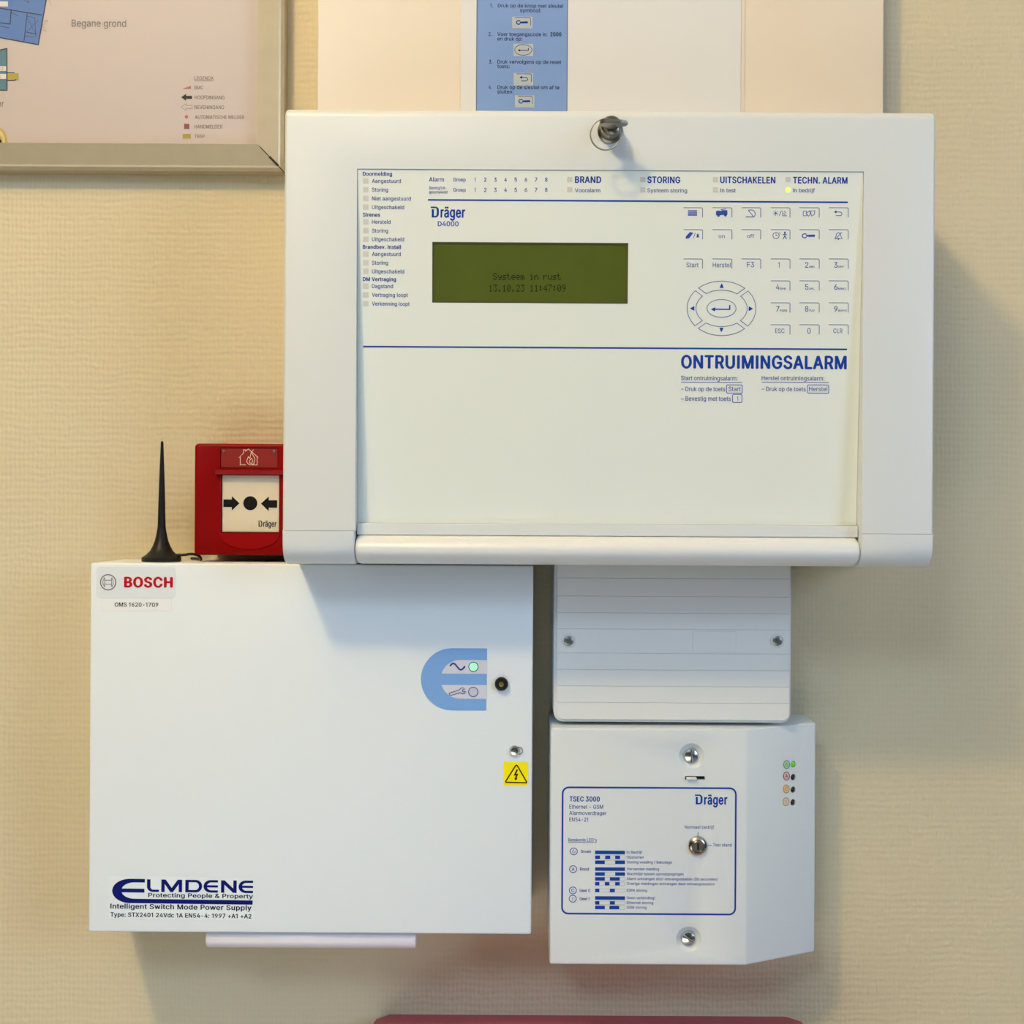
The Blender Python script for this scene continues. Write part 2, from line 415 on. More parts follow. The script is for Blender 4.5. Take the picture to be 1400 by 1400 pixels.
# ------------------------------------------------------------------ flat print: lettering, lines, symbols
# letter outlines: character, advance, then one contour per field (thousandths of an em)
LETTERS = """ 188|
!196|67,160 63,509 132,509 128,160|98,-4 81,-1 66,9 56,24 52,41 56,58 66,73 81,83 98,86 116,83 130,73 140,58 143,41 140,24 130,9 116,-1
&448|197,-7 150,-2 110,12 78,34 54,62 39,96 34,133 37,163 47,189 63,213 85,235 111,256 140,279 216,335 226,343 237,352 246,363 255,375 260,389 262,405 258,427 245,445 226,457 201,461 184,459 168,453 155,444 145,431 139,416 137,399 139,380 145,363 155,346 169,327 185,307 204,284 438,0 364,0 171,231 144,264 121,293 102,319 87,344 78,370 75,398 79,430 91,458 109,481 134,499 165,510 200,513 235,510 266,499 290,482 308,459 320,433 324,404 322,382 315,362 305,342 291,325 275,308 256,293 154,217 128,195 110,174 100,154 97,131 100,108 109,87 124,70 143,57 166,49 193,46 223,50 251,59 278,75 301,95 321,121 336,151 346,186 349,224 408,224 405,180 397,144 385,115 371,92 357,75 345,62 333,47 305,23 271,7 234,-3
'206|78,318 70,509 136,509 128,318
(273|89,207 92,264 101,324 114,384 132,441 153,494 177,539 236,539 212,485 191,428 174,370 161,313 154,258 151,207 154,161 160,115 172,67 188,16 209,-38 236,-96 177,-96 139,-21 111,55 95,131
)273|37,-96 64,-37 86,18 102,69 113,116 120,162 122,207 119,258 112,313 99,370 82,428 62,485 37,539 97,539 121,494 142,441 159,384 173,323 181,264 184,207 178,130 161,53 134,-22 97,-96
+453|198,34 198,364 255,364 255,34|61,172 61,226 391,226 391,172
,188|38,-119 68,71 137,71 84,-119
-453|337,244 337,188 114,188 114,244
.188|95,-4 78,-1 63,9 53,24 50,41 53,59 63,73 78,83 95,87 113,83 128,73 138,59 141,41 138,24 128,9 113,-1
/249|235,533 71,-76 14,-76 178,533
0453|227,-7 174,1 130,24 95,62 69,113 53,178 48,254 53,330 69,395 95,447 130,484 174,508 227,516 279,508 323,484 358,447 384,395 400,330 405,254 400,178 384,113 359,62 323,24 279,1|227,50 261,56 290,74 313,103 330,144 340,194 344,254 340,314 330,365 313,405 290,435 261,453 227,460 192,453 163,435 140,405 123,365 113,314 109,254 113,194 123,144 140,103 163,74 192,56
1340|233,0 233,509 160,509 48,427 48,358 168,448 171,448 171,0
2453|64,0 64,47 234,229 261,257 282,282 299,305 311,327 318,348 320,371 317,397 308,419 293,436 273,449 250,457 224,460 196,457 172,447 153,433 139,413 130,390 127,362 66,362 71,405 86,442 111,473 143,496 182,511 225,516 268,511 306,497 337,474 361,445 376,411 381,372 378,345 371,318 357,290 336,259 306,223 267,180 153,60 153,57 389,57 389,0
3453|218,-7 173,-3 133,10 98,30 70,57 52,91 44,132 109,132 115,107 126,87 144,71 165,59 191,52 219,50 248,53 275,61 297,74 315,93 325,116 329,145 326,172 316,196 299,217 275,234 242,244 201,248 157,248 157,299 288,448 288,452 70,452 70,509 372,509 372,461 211,278 211,289 264,288 308,276 344,253 371,222 387,186 393,145 387,103 370,66 344,36 309,12 266,-2
4453|40,105 40,158 247,509 311,509 109,166 109,163 413,163 413,105|282,0 282,121 282,146 282,318 343,318 343,0
5453|221,-7 178,-2 140,11 108,32 83,60 66,93 60,130 122,130 127,108 138,89 154,73 173,60 196,52 221,50 250,53 276,64 298,82 314,104 324,131 328,162 324,193 314,221 297,244 275,262 248,273 218,277 192,275 167,268 145,258 128,246 67,253 96,509 366,509 366,452 151,452 134,301 136,301 155,315 178,325 203,331 229,334 263,330 294,321 321,306 345,285 364,260 379,231 388,199 391,163 385,117 369,76 343,41 309,15 268,-1
6453|226,-7 182,-1 142,15 109,40 84,74 69,115 64,162 68,199 80,239 102,285 137,340 252,509 322,509 151,261 145,261 154,275 165,288 179,299 196,307 214,312 235,314 278,309 316,295 346,271 370,240 384,201 389,157 384,112 368,73 343,39 310,14 271,-2|226,48 254,52 279,63 299,79 314,101 324,128 327,157 324,187 314,213 299,235 279,251 254,262 226,265 198,262 174,252 153,235 138,214 128,188 125,158 128,128 138,102 153,79 174,63 198,52
7453|97,0 323,448 323,452 62,452 62,509 391,509 391,449 165,0
8453|226,-7 178,-2 136,11 101,33 74,62 57,96 52,135 55,166 65,195 81,220 101,241 125,256 153,265 153,267 119,282 93,308 76,342 70,380 75,417 90,450 114,477 146,498 184,511 226,516 269,511 306,498 337,477 361,450 377,417 382,380 376,342 359,308 333,282 300,267 300,265 327,256 351,241 372,220 387,195 397,166 401,135 395,96 378,62 352,33 317,11 275,-2|226,49 258,52 285,60 307,74 323,91 333,113 337,139 333,165 322,189 305,208 283,223 256,232 226,235 196,232 169,223 147,208 130,189 119,165 115,139 119,113 129,91 145,74 167,60 195,52|226,290 252,292 274,300 293,313 307,330 316,351 319,376 316,399 308,420 294,437 275,449 252,457 226,460 200,457 177,449 159,437 145,420 136,399 133,376 136,351 145,330 159,313 178,300 201,292
9453|226,516 271,510 310,494 343,468 368,434 384,393 389,347 385,309 373,270 350,224 315,168 200,0 130,0 301,248 307,248 299,234 287,221 273,210 257,202 238,196 218,195 175,199 137,214 106,237 83,269 68,307 64,352 69,397 85,436 110,469 143,494 182,510|226,460 199,457 174,446 154,429 138,407 129,381 125,352 129,322 138,295 154,274 174,257 199,247 226,243 254,247 279,257 299,273 314,295 324,321 327,350 324,381 314,407 299,429 279,446 254,457
:188|95,-4 78,-1 63,9 53,24 50,41 53,59 63,73 78,83 95,87 113,83 128,73 138,59 141,41 138,24 128,9 113,-1|95,271 78,274 63,284 53,299 50,316 53,334 63,349 78,359 95,362 113,359 128,349 138,334 141,316 138,299 128,284 113,274
;188|38,-119 68,71 137,71 84,-119|103,271 86,274 71,284 61,299 58,316 61,334 71,349 86,359 103,362 121,359 136,349 146,334 149,316 146,299 136,284 121,274
A480|16,0 201,509 276,509 463,0 395,0 287,302 276,334 264,372 250,420 232,478 245,478 228,419 213,371 201,333 191,302 85,0|110,142 110,199 370,199 370,142
B456|60,0 60,509 241,509 289,504 329,491 359,469 381,442 394,410 398,374 395,344 387,320 373,301 356,286 336,275 315,267 315,262 339,257 363,245 385,227 402,203 414,173 418,136 413,100 400,67 377,39 344,18 301,4 247,0|125,57 245,57 296,63 330,80 349,105 355,137 352,161 342,184 327,203 306,218 279,228 248,231 125,231|125,285 238,285 265,288 288,296 308,309 323,326 333,348 336,372 330,403 313,429 283,446 240,452 125,452
C510|267,-7 205,1 150,25 104,63 70,115 48,179 40,254 48,329 70,393 104,445 150,484 205,508 267,516 305,513 340,504 373,490 402,471 427,447 448,418 463,385 473,348 408,348 401,373 389,395 375,413 357,428 337,440 315,449 292,454 267,456 223,450 184,432 150,403 125,364 109,314 103,254 109,194 125,145 151,105 184,76 223,59 267,53 292,55 315,60 337,69 357,81 375,96 389,114 401,136 408,160 473,160 463,124 448,91 428,62 402,38 373,19 341,5 305,-4
D502|219,0 96,0 96,57 215,57 272,63 318,81 354,110 379,149 394,198 399,255 394,312 379,361 354,399 320,428 275,446 221,452 93,452 93,509 225,509 294,501 353,478 399,441 433,391 455,329 462,255 455,181 433,119 398,68 351,31 291,8|125,509 125,0 60,0 60,509
E419|60,0 60,509 372,509 372,452 125,452 125,286 355,286 355,229 125,229 125,57 375,57 375,0
F410|60,0 60,509 369,509 369,452 125,452 125,278 346,278 346,221 125,221 125,0
G520|269,-7 205,1 149,25 104,64 69,116 47,179 40,254 47,329 69,393 103,445 149,484 203,508 265,516 304,513 340,504 374,489 403,469 429,445 449,416 465,384 474,349 408,349 399,372 387,393 373,411 356,427 337,439 315,448 291,454 265,456 222,450 183,432 150,404 125,364 109,314 103,254 109,194 125,145 151,105 184,76 224,59 269,53 309,57 345,71 374,93 396,123 410,160 415,202 434,199 283,199 283,256 478,256 478,200 471,141 451,91 419,50 377,19 326,0
H517|60,0 60,509 125,509 125,289 392,289 392,509 457,509 457,0 392,0 392,232 125,232 125,0
I190|62,0 128,0 128,509 62,509
J396|185,-7 124,3 75,33 44,81 33,145 33,173 98,173 98,145 104,104 122,74 149,56 185,50 220,56 248,74 266,104 272,145 272,509 336,509 336,145 326,81 294,33 246,3
K467|104,145 104,216 122,239 139,261 157,282 174,303 193,324 212,344 364,509 448,509 231,276 228,276|60,0 60,509 125,509 125,334 124,225 125,193 125,0|372,0 188,259 228,309 449,0
L393|60,0 60,509 125,509 125,57 361,57 361,0
M628|60,0 60,509 152,509 277,187 282,174 287,159 293,141 299,123 305,103 311,84 317,65 322,49 307,49 312,65 318,83 324,102 330,121 336,140 342,158 348,174 352,187 476,509 568,509 568,0 504,0 504,291 504,308 504,327 505,347 505,369 506,391 506,413 507,435 507,457 513,457 505,433 498,409 490,386 482,363 474,341 467,322 461,305 456,291 342,0 286,0 170,291 165,304 159,321 152,340 145,361 137,384 129,408 121,432 112,457 119,457 119,437 120,416 120,394 121,372 121,350 122,328 122,309 122,291 122,0
N523|60,0 60,509 136,509 343,183 352,169 363,151 375,130 388,107 401,82 414,55 405,54 402,81 401,108 400,134 399,157 399,178 399,195 399,509 463,509 463,0 387,0 202,290 190,310 177,331 164,354 148,381 130,413 108,452 119,454 121,417 122,384 123,354 124,328 125,307 125,291 125,0
O533|267,-7 205,1 150,25 105,63 70,115 48,179 40,254 48,329 70,393 105,445 150,484 205,508 267,516 329,508 384,484 429,445 464,393 486,329 493,254 486,179 464,115 429,63 384,25 329,1|267,53 310,59 349,76 383,105 408,144 425,194 430,254 425,314 408,365 383,404 349,433 310,450 267,456 223,450 184,433 151,404 125,364 109,314 103,254 109,194 125,144 151,105 184,76 223,59
P445|60,0 60,509 235,509 289,503 332,487 366,462 390,430 404,391 409,348 404,304 390,265 366,233 332,207 289,191 235,186 109,186 109,242 233,242 269,246 297,256 318,272 333,294 342,319 344,348 342,376 333,402 318,423 297,439 268,449 232,452 125,452 125,0
Q533|245,159 313,159 369,85 384,65 468,-48 401,-48 346,27 331,46|267,-7 205,1 150,25 105,63 70,115 48,179 40,254 48,329 70,393 105,445 150,484 205,508 267,516 329,508 384,484 429,445 464,393 486,329 493,254 486,179 464,115 429,63 384,25 329,1|267,53 310,59 349,76 383,105 408,144 425,194 430,254 425,314 408,365 383,404 349,433 310,450 267,456 223,450 184,433 151,404 125,364 109,314 103,254 109,194 125,144 151,105 184,76 223,59
R449|60,0 60,509 236,509 290,504 333,489 367,465 390,433 405,395 409,352 405,309 390,271 367,240 333,217 289,203 236,198 96,198 96,255 234,255 269,258 298,267 319,281 334,300 342,324 345,352 342,380 334,405 319,425 298,440 269,449 233,452 125,452 125,0|353,0 230,229 303,229 428,0
S447|224,-9 172,-4 128,9 91,31 64,60 46,96 38,137 104,137 110,110 123,88 142,71 166,59 194,52 224,49 257,52 286,60 311,74 329,92 341,114 346,139 342,161 332,179 316,193 296,205 272,214 245,222 184,239 128,260 86,289 60,326 52,372 58,413 75,448 102,476 138,498 180,511 227,516 275,511 316,498 351,476 377,449 394,415 401,378 337,378 326,412 302,437 267,453 225,459 194,456 167,448 145,435 129,418 118,398 115,376 119,352 131,334 148,319 169,308 191,300 212,293 264,279 287,272 312,264 336,252 359,238 379,220 395,198 405,171 408,139 403,99 386,64 360,34 323,11 278,-4
T449|32,452 32,509 417,509 417,452 257,452 257,0 193,0 193,452
U517|259,-8 203,-2 154,15 114,43 85,80 66,124 60,173 60,509 124,509 124,178 128,144 141,113 160,87 187,68 220,56 259,52 298,56 331,68 357,87 377,113 389,144 393,178 393,509 457,509 457,173 451,124 433,80 403,43 363,15 315,-2
V480|204,0 16,509 84,509 192,206 203,176 215,137 230,89 248,31 235,31 252,90 267,138 279,176 290,206 395,509 463,509 278,0
W686|155,0 16,509 82,509 163,196 170,171 175,145 181,120 187,94 192,67 197,40 189,40 194,67 200,94 205,120 211,145 218,171 224,196 306,509 380,509 462,196 468,171 474,145 480,120 486,94 492,67 497,40 488,40 493,67 499,94 504,120 510,145 517,171 523,196 603,509 670,509 530,0 455,0 368,323 359,356 351,391 344,431 336,475 350,475 342,433 335,395 327,359 318,323 230,0
X474|18,0 217,284 217,236 29,509 104,509 178,400 192,379 204,361 214,345 223,329 233,312 243,292 232,292 243,311 252,329 261,345 272,361 284,379 298,400 374,509 446,509 259,239 259,287 456,0 382,0 292,129 279,149 268,165 259,180 250,195 241,212 230,231 244,231 235,213 225,196 216,181 206,166 195,149 182,129 91,0
Y472|203,0 203,208 16,509 91,509 192,344 208,318 222,292 236,264 250,230 224,230 237,265 251,293 265,318 280,344 381,509 455,509 268,208 268,0
Z438|42,0 42,46 273,385 289,408 306,431 323,453 341,476 348,454 317,453 285,452 254,452 223,452 40,452 40,509 397,509 397,462 169,129 152,105 134,81 116,57 97,33 90,54 121,56 152,57 183,57 214,57 399,57 399,0
a389|160,-9 126,-5 94,5 68,22 48,45 35,73 30,108 34,138 43,161 58,179 78,193 100,203 125,211 152,216 178,220 209,224 234,227 252,230 265,235 273,243 276,255 276,257 273,279 267,297 256,311 240,322 220,329 196,331 171,329 149,322 132,313 118,301 107,288 100,274 41,291 57,322 79,346 104,364 133,375 163,382 194,384 215,383 239,379 263,372 286,360 306,343 322,320 333,290 337,251 337,0 277,0 277,52 272,52 264,38 252,25 236,12 215,1 190,-6|170,45 202,49 228,59 248,74 263,93 272,115 276,138 276,190 270,186 259,182 246,179 231,176 216,173 200,171 186,169 175,168 154,164 134,159 117,150 103,139 95,124 92,105 94,87 102,72 114,61 130,52 149,47
b424|229,-8 198,-5 172,4 153,17 138,31 127,46 118,59 112,59 112,0 53,0 53,509 114,509 114,319 118,319 127,331 137,346 152,360 171,373 197,381 229,384 274,378 313,361 345,332 370,293 385,245 390,189 385,133 370,84 346,45 313,16 274,-2|220,47 253,51 279,66 301,88 316,117 325,151 328,189 325,227 316,261 301,290 280,311 253,325 220,330 188,325 161,312 140,291 125,263 116,229 113,189 116,150 125,115 140,86 162,65 188,51
c396|207,-8 159,-2 117,16 82,46 56,85 40,133 34,187 40,243 56,291 82,330 117,360 159,378 207,384 234,383 260,377 284,368 305,356 324,341 340,322 353,301 362,277 303,262 298,276 290,289 281,301 270,311 257,319 242,325 226,329 207,330 173,325 145,310 124,287 108,258 99,224 96,187 99,151 108,117 124,89 145,66 173,51 207,46 226,48 243,52 258,58 271,66 282,76 292,89 299,102 304,117 363,102 354,78 341,56 325,37 306,21 285,9 261,-1 235,-6
d424|195,-8 151,-2 111,16 79,45 55,84 39,133 34,189 39,245 55,293 79,332 112,361 151,378 196,384 228,381 253,373 272,360 287,346 298,331 306,319 311,319 311,509 372,509 372,0 313,0 313,59 307,59 298,46 287,31 272,17 252,4 227,-5|205,47 236,51 263,65 284,86 299,115 309,150 312,189 309,229 300,263 284,291 263,312 237,325 205,330 172,325 145,311 124,290 108,261 99,227 96,189 99,151 109,117 124,88 145,66 172,51
e404|212,-8 161,-2 117,16 82,46 56,85 40,132 34,187 39,242 55,290 81,329 115,359 157,378 205,384 236,382 266,374 294,361 319,341 341,315 357,282 368,242 371,194 371,169 75,169 75,221 338,221 310,202 307,237 298,269 283,294 263,314 237,326 205,330 173,326 146,313 125,294 109,270 99,241 96,211 96,178 100,139 110,106 128,80 151,61 179,50 212,46 234,48 254,53 271,61 285,73 297,88 306,105 365,91 353,63 335,39 311,19 283,4 249,-5
f254|228,379 228,327 6,327 6,379|81,0 81,432 84,461 96,486 113,505 135,519 161,527 187,530 207,529 222,527 234,524 243,521 227,468 222,470 215,472 206,473 195,474 171,470 154,460 145,443 142,419 142,0
g425|207,-151 168,-148 134,-140 105,-127 82,-110 64,-91 51,-69 101,-41 110,-53 122,-66 136,-78 154,-88 178,-95 207,-97 249,-92 282,-75 304,-47 311,-6 311,68 306,68 298,56 287,41 272,28 252,16 227,8 195,5 152,10 113,27 80,53 55,90 39,136 34,191 39,246 55,293 80,332 112,361 152,378 196,384 228,382 253,373 273,360 288,346 299,331 308,319 313,319 313,379 372,379 372,-9 367,-54 350,-90 324,-117 291,-136 251,-147|205,59 237,63 264,75 285,95 300,121 309,154 312,193 309,231 300,264 285,291 264,312 237,325 205,330 172,325 145,312 124,290 109,262 99,229 96,193 99,155 109,123 124,96 145,76 172,63
h410|114,227 114,0 53,0 53,509 114,509 114,287 102,287 124,332 152,362 187,379 227,384 264,380 295,369 321,349 341,321 353,285 357,240 357,0 296,0 296,235 290,275 273,304 246,323 210,329 184,326 161,317 141,303 126,283 117,257
i167|53,0 53,379 114,379 114,0|84,443 67,446 54,455 44,468 41,483 44,499 54,512 67,521 84,524 100,521 114,512 123,499 126,483 123,468 114,455 100,446
j167|53,379 114,379 114,-30 111,-63 102,-90 86,-113 65,-129 37,-139 4,-143 -10,-143 -10,-87 2,-87 25,-83 40,-72 50,-54 53,-29|83,443 67,446 53,455 44,468 41,483 44,499 53,512 67,521 83,524 100,521 114,512 123,499 126,483 123,468 114,455 100,446
k381|110,137 110,212 121,212 284,379 360,379 184,199 177,199|53,0 53,509 114,509 114,0|294,0 148,186 191,229 372,0
l170|55,0 116,0 116,530 55,530
m610|53,0 53,379 112,379 112,295 108,295 118,323 132,346 151,363 172,376 195,384 219,386 257,380 287,361 309,331 321,295 312,295 322,321 337,343 357,361 381,375 407,383 437,386 468,383 497,372 522,354 541,328 553,296 557,255 557,0 496,0 496,254 490,289 473,313 447,326 419,330 395,328 374,320 358,307 345,290 338,270 335,247 335,0 274,0 274,260 269,288 253,311 229,326 199,330 178,328 158,320 140,307 126,289 117,266 114,238 114,0
n410|114,227 114,0 53,0 53,379 112,379 112,287 102,287 124,332 152,362 187,379 227,384 264,380 295,369 321,349 341,321 353,285 357,240 357,0 296,0 296,235 290,275 273,304 246,323 210,329 184,326 161,317 141,303 126,283 117,257
o415|207,-8 159,-2 117,16 82,46 56,85 40,133 34,187 40,243 56,291 82,330 117,360 159,378 207,384 256,378 299,360 333,330 359,291 376,243 381,187 376,133 359,85 333,46 299,16 256,-2|207,46 242,51 270,66 292,89 307,117 316,151 319,187 316,224 307,258 292,287 270,310 242,325 207,330 173,325 145,310 124,287 108,258 99,224 96,187 99,151 108,117 124,89 145,66 173,51
p424|53,-143 53,379 112,379 112,319 118,319 126,331 137,346 152,360 171,373 197,381 229,384 274,378 313,361 345,332 370,293 385,245 390,189 385,133 370,84 346,45 313,16 274,-2 229,-8 198,-5 173,4 153,17 138,31 127,46 118,59 114,59 114,-143|220,47 253,51 279,66 301,88 316,117 325,151 328,189 325,227 316,261 301,290 280,311 253,325 220,330 188,325 161,312 140,291 125,263 116,229 113,189 116,150 125,115 140,86 162,65 188,51
q424|372,-143 311,-143 311,59 306,59 298,46 287,31 272,17 252,4 227,-5 195,-8 151,-2 111,16 79,45 55,84 39,133 34,189 39,245 55,293 79,332 112,361 151,378 196,384 228,381 253,373 272,360 287,346 298,331 307,319 313,319 313,379 372,379|205,47 236,51 263,65 284,86 299,115 309,150 312,189 309,229 300,263 284,291 263,312 237,325 205,330 172,325 145,311 124,290 108,261 99,227 96,189 99,151 109,117 124,88 145,66 172,51
r259|53,0 53,379 112,379 112,321 115,321 130,347 152,367 181,380 213,385 221,385 229,384 237,384 243,384 243,322 239,323 230,324 219,325 207,326 182,323 159,315 140,301 126,284 117,262 114,237 114,0
s365|182,-8 145,-5 112,3 84,18 62,38 45,63 36,94 94,107 105,79 124,60 150,49 181,45 217,50 244,62 262,81 268,103 265,121 254,136 237,147 212,155 149,170 104,186 72,208 53,237 47,274 51,305 65,332 87,354 115,370 149,381 187,384 223,381 254,372 279,358 299,339 314,316 324,290 268,277 258,298 243,316 219,328 187,333 156,329 131,317 114,299 109,277 112,258 124,243 144,232 172,223 229,209 275,194 306,171 325,142 331,107 326,75 312,47 290,24 260,6 223,-5
t227|204,379 204,327 6,327 6,379|65,471 126,471 126,98 128,76 136,61 150,53 170,50 177,50 185,51 194,52 202,54 213,2 203,-1 192,-3 180,-4 168,-4 125,2 92,21 72,52 65,93
u410|182,-5 146,-1 115,11 89,31 69,59 57,95 53,139 53,379 114,379 114,144 119,105 137,75 164,56 200,50 226,53 249,62 268,77 283,97 293,122 296,153 296,379 357,379 357,0 298,0 298,92 307,92 286,47 257,17 222,0
v389|163,0 17,379 84,379 165,155 177,121 187,87 196,53 206,21 184,21 194,53 203,87 213,121 224,155 305,379 371,379 226,0
w567|138,0 23,379 87,379 133,214 143,177 154,137 165,91 175,41 165,41 175,90 186,135 196,176 206,214 252,379 316,379 362,214 371,176 382,136 392,91 402,41 391,41 402,90 413,135 423,176 434,214 480,379 545,379 429,0 368,0 319,172 312,198 305,225 297,252 291,280 284,309 277,338 291,338 284,309 277,280 270,252 263,225 255,198 248,172 199,0
x379|21,0 171,218 171,171 29,379 100,379 147,306 164,279 179,253 193,229 207,206 175,206 190,229 202,253 216,279 233,306 282,379 352,379 209,169 209,214 358,0 287,0 231,85 214,112 200,136 187,159 173,182 205,182 191,159 178,136 165,112 148,85 91,0
y389|47,-139 61,-86 71,-87 88,-90 104,-89 118,-84 130,-74 141,-58 151,-36 163,-1 17,379 84,379 165,155 177,121 187,87 196,53 206,21 184,21 193,53 202,87 212,121 224,155 305,379 371,379 204,-58 191,-85 177,-107 159,-124 139,-136 117,-143 91,-145 77,-145 65,-143 54,-141
z380|42,0 42,46 254,320 254,323 48,323 48,379 333,379 333,331 126,60 126,56 339,56 339,0
ä389|160,-9 126,-5 94,5 68,22 48,45 35,73 30,108 34,138 43,161 58,179 78,193 100,203 125,211 152,216 178,220 209,224 234,227 252,230 265,235 273,243 276,255 276,257 273,279 267,297 256,311 240,322 220,329 196,331 171,329 149,322 132,313 118,301 107,288 100,274 41,291 57,322 79,346 104,364 133,375 163,382 194,384 215,383 239,379 263,372 286,360 306,343 322,320 333,290 337,251 337,0 277,0 277,52 272,52 264,38 252,25 236,12 215,1 190,-6|170,45 202,49 228,59 248,74 263,93 272,115 276,138 276,190 270,186 259,182 246,179 231,176 216,173 200,171 186,169 175,168 154,164 134,159 117,150 103,139 95,124 92,105 94,87 102,72 114,61 130,52 149,47|261,443 246,446 233,455 224,468 221,483 224,499 233,512 246,520 261,523 277,520 290,512 299,499 301,483 299,468 290,455 277,446|117,443 102,446 89,455 80,468 77,483 80,499 89,512 102,520 117,523 133,520 146,512 155,499 158,483 155,468 146,455 133,446
–350|350,244 350,188 0,188 0,244"""
GLYPHS = {}


def fill(contours):
    """cut a glyph into level trapezoids: inside = odd number of enclosing contours"""
    ys = sorted(set(y for c in contours for x, y in c))
    V, Q = [], []
    for y0, y1 in zip(ys, ys[1:]):
        ym = (y0 + y1) / 2
        spans = []
        for ci, c in enumerate(contours):
            for (xa, ya), (xb, yb) in zip(c, c[1:] + c[:1]):
                if min(ya, yb) <= ym < max(ya, yb):
                    X = lambda y: xa + (xb - xa) * (y - ya) / (yb - ya)
                    spans.append((X(ym), X(y0), X(y1), ci, 1 if yb > ya else -1))
        spans.sort()
        wind = [0] * len(contours)
        start = None
        for sp in spans:
            wind[sp[3]] += sp[4]
            inside = sum(1 for w in wind if w) % 2 == 1
            if inside and start is None:
                start = sp
            elif not inside and start is not None:
                n = len(V)
                V += [(start[1], y0), (sp[1], y0), (sp[2], y1), (start[2], y1)]
                Q.append((n, n + 1, n + 2, n + 3))
                start = None
    return [(x / 1000, y / 1000) for x, y in V], Q


for row in LETTERS.split('\n'):
    head, *cs = row[1:].split('|')
    GLYPHS[row[0]] = (int(head) / 1000, *fill([[tuple(map(int, p.split(','))) for p in c.split()] for c in cs if c]))


def glyphs(text, bold):
    """vertices and triangles of a line of lettering; bold strokes are the letter laid down several times side by side"""
    vs, fs, pen = [], [], 0.0
    sh = [(0, 0)] if bold < 0.003 else [(-bold, 0), (bold, 0), (0, bold * .5), (0, -bold * .5), (-bold * .5, 0), (bold * .5, 0)]
    for ch in text:
        adv, P, T = GLYPHS[ch]
        for n, (dx, dy) in enumerate(sh):
            b = len(vs)
            vs += [(pen + x + dx, y + dy, n) for x, y in P]
            fs += [tuple(b + i for i in t) for t in T]
        pen += adv + bold * 1.2
    return vs, fs


CAP = None


class Ink:
    def __init__(s, plane, off=0.00012):
        s.pl, s.off = plane, off
        s.v, s.f, s.mi, s.cur = [], [], [], 0
        s.tilt = 0.0

    def use(s, i):
        s.cur = i
        return s

    def _add(s, uvs, faces, off=None):
        b = len(s.v)
        s.v += [s.pl.uv(u, v, s.off if off is None else off) for u, v in uvs]
        for f in faces:
            s.f.append(tuple(b + i for i in f))
            s.mi.append(s.cur)

    def _rel(s, pts, ax, ay):
        u0, v0 = U(ax, ay)
        c, n = math.cos(s.tilt), math.sin(s.tilt)
        return [(u0 + (x - ax) * c - (y - ay) * n, v0 + (x - ax) * n + (y - ay) * c) for x, y in pts]

    def poly(s, pts, anchor=None, off=None):
        ax, ay = anchor or pts[0]
        s._add(s._rel(pts, ax, ay), [tuple(range(len(pts)))], off)

    def rect(s, x0, y0, x1, y1, off=None):
        s.poly([(x0, y0), (x1, y0), (x1, y1), (x0, y1)], ((x0 + x1) / 2, (y0 + y1) / 2), off)

    def disc(s, cx, cy, rx, ry=None, n=24, off=None):
        ry = ry or rx
        s.poly(arc(cx, cy, rx, ry, 0, 360 - 360 / n, n - 1), (cx, cy), off)

    def ring(s, cx, cy, rx, ry, w, n=32, a0=0, a1=360):
        o = arc(cx, cy, rx + w / 2, ry + w / 2, a0, a1, n)
        i = arc(cx, cy, rx - w / 2, ry - w / 2, a0, a1, n)
        s._add(s._rel(o + i, cx, cy), [(k, k + 1, n + 2 + k, n + 1 + k) for k in range(n)])

    def line(s, pts, w, closed=False, anchor=None):
        """mitred stroke"""
        P = [Vector(p) for p in pts]
        n = len(P)
        L, R = [], []
        for i in range(n):
            a = P[i - 1] if (i or closed) else None
            b = P[(i + 1) % n] if (i < n - 1 or closed) else None
            d1 = (P[i] - a).normalized() if a is not None else None
            d2 = (b - P[i]).normalized() if b is not None else None
            d1 = d1 or d2
            d2 = d2 or d1
            n1 = Vector((-d1.y, d1.x)); n2 = Vector((-d2.y, d2.x))
            m = n1 + n2
            m = m.normalized() if m.length > 1e-4 else n1
            k = (w / 2) / max(0.45, m.dot(n1))
            L.append(tuple(P[i] + m * k)); R.append(tuple(P[i] - m * k))
        q = [(i, (i + 1) % n, n + (i + 1) % n, n + i) for i in range(n if closed else n - 1)]
        s._add(s._rel(L + R, *(anchor or pts[0])), q)

    def text(s, t, x0, x1, base, cap, bold=0.0):
        global CAP
        if CAP is None:
            CAP = max(p[1] for p in glyphs('H', 0.0)[0])
        vs, fs = glyphs(t, bold)
        xa = min(p[0] for p in vs); xb = max(p[0] for p in vs)
        kx = (x1 - x0) / (xb - xa)
        ky = cap / CAP
        q = s._rel([(x0 + (x - xa) * kx, base - y * ky) for x, y, n in vs], x0, base)
        b = len(s.v)
        s.v += [s.pl.uv(u, v, s.off + p[2] * 4e-6) for (u, v), p in zip(q, vs)]
        for f in fs:
            s.f.append(tuple(b + i for i in f))
            s.mi.append(s.cur)

    def build(s, name, m, parent):
        me = bpy.data.meshes.new(name)
        me.from_pydata([tuple(v) for v in s.v], [], s.f)
        o = link(name, me, m, parent)
        if isinstance(m, (list, tuple)):
            me.polygons.foreach_set('material_index', s.mi)
        return o


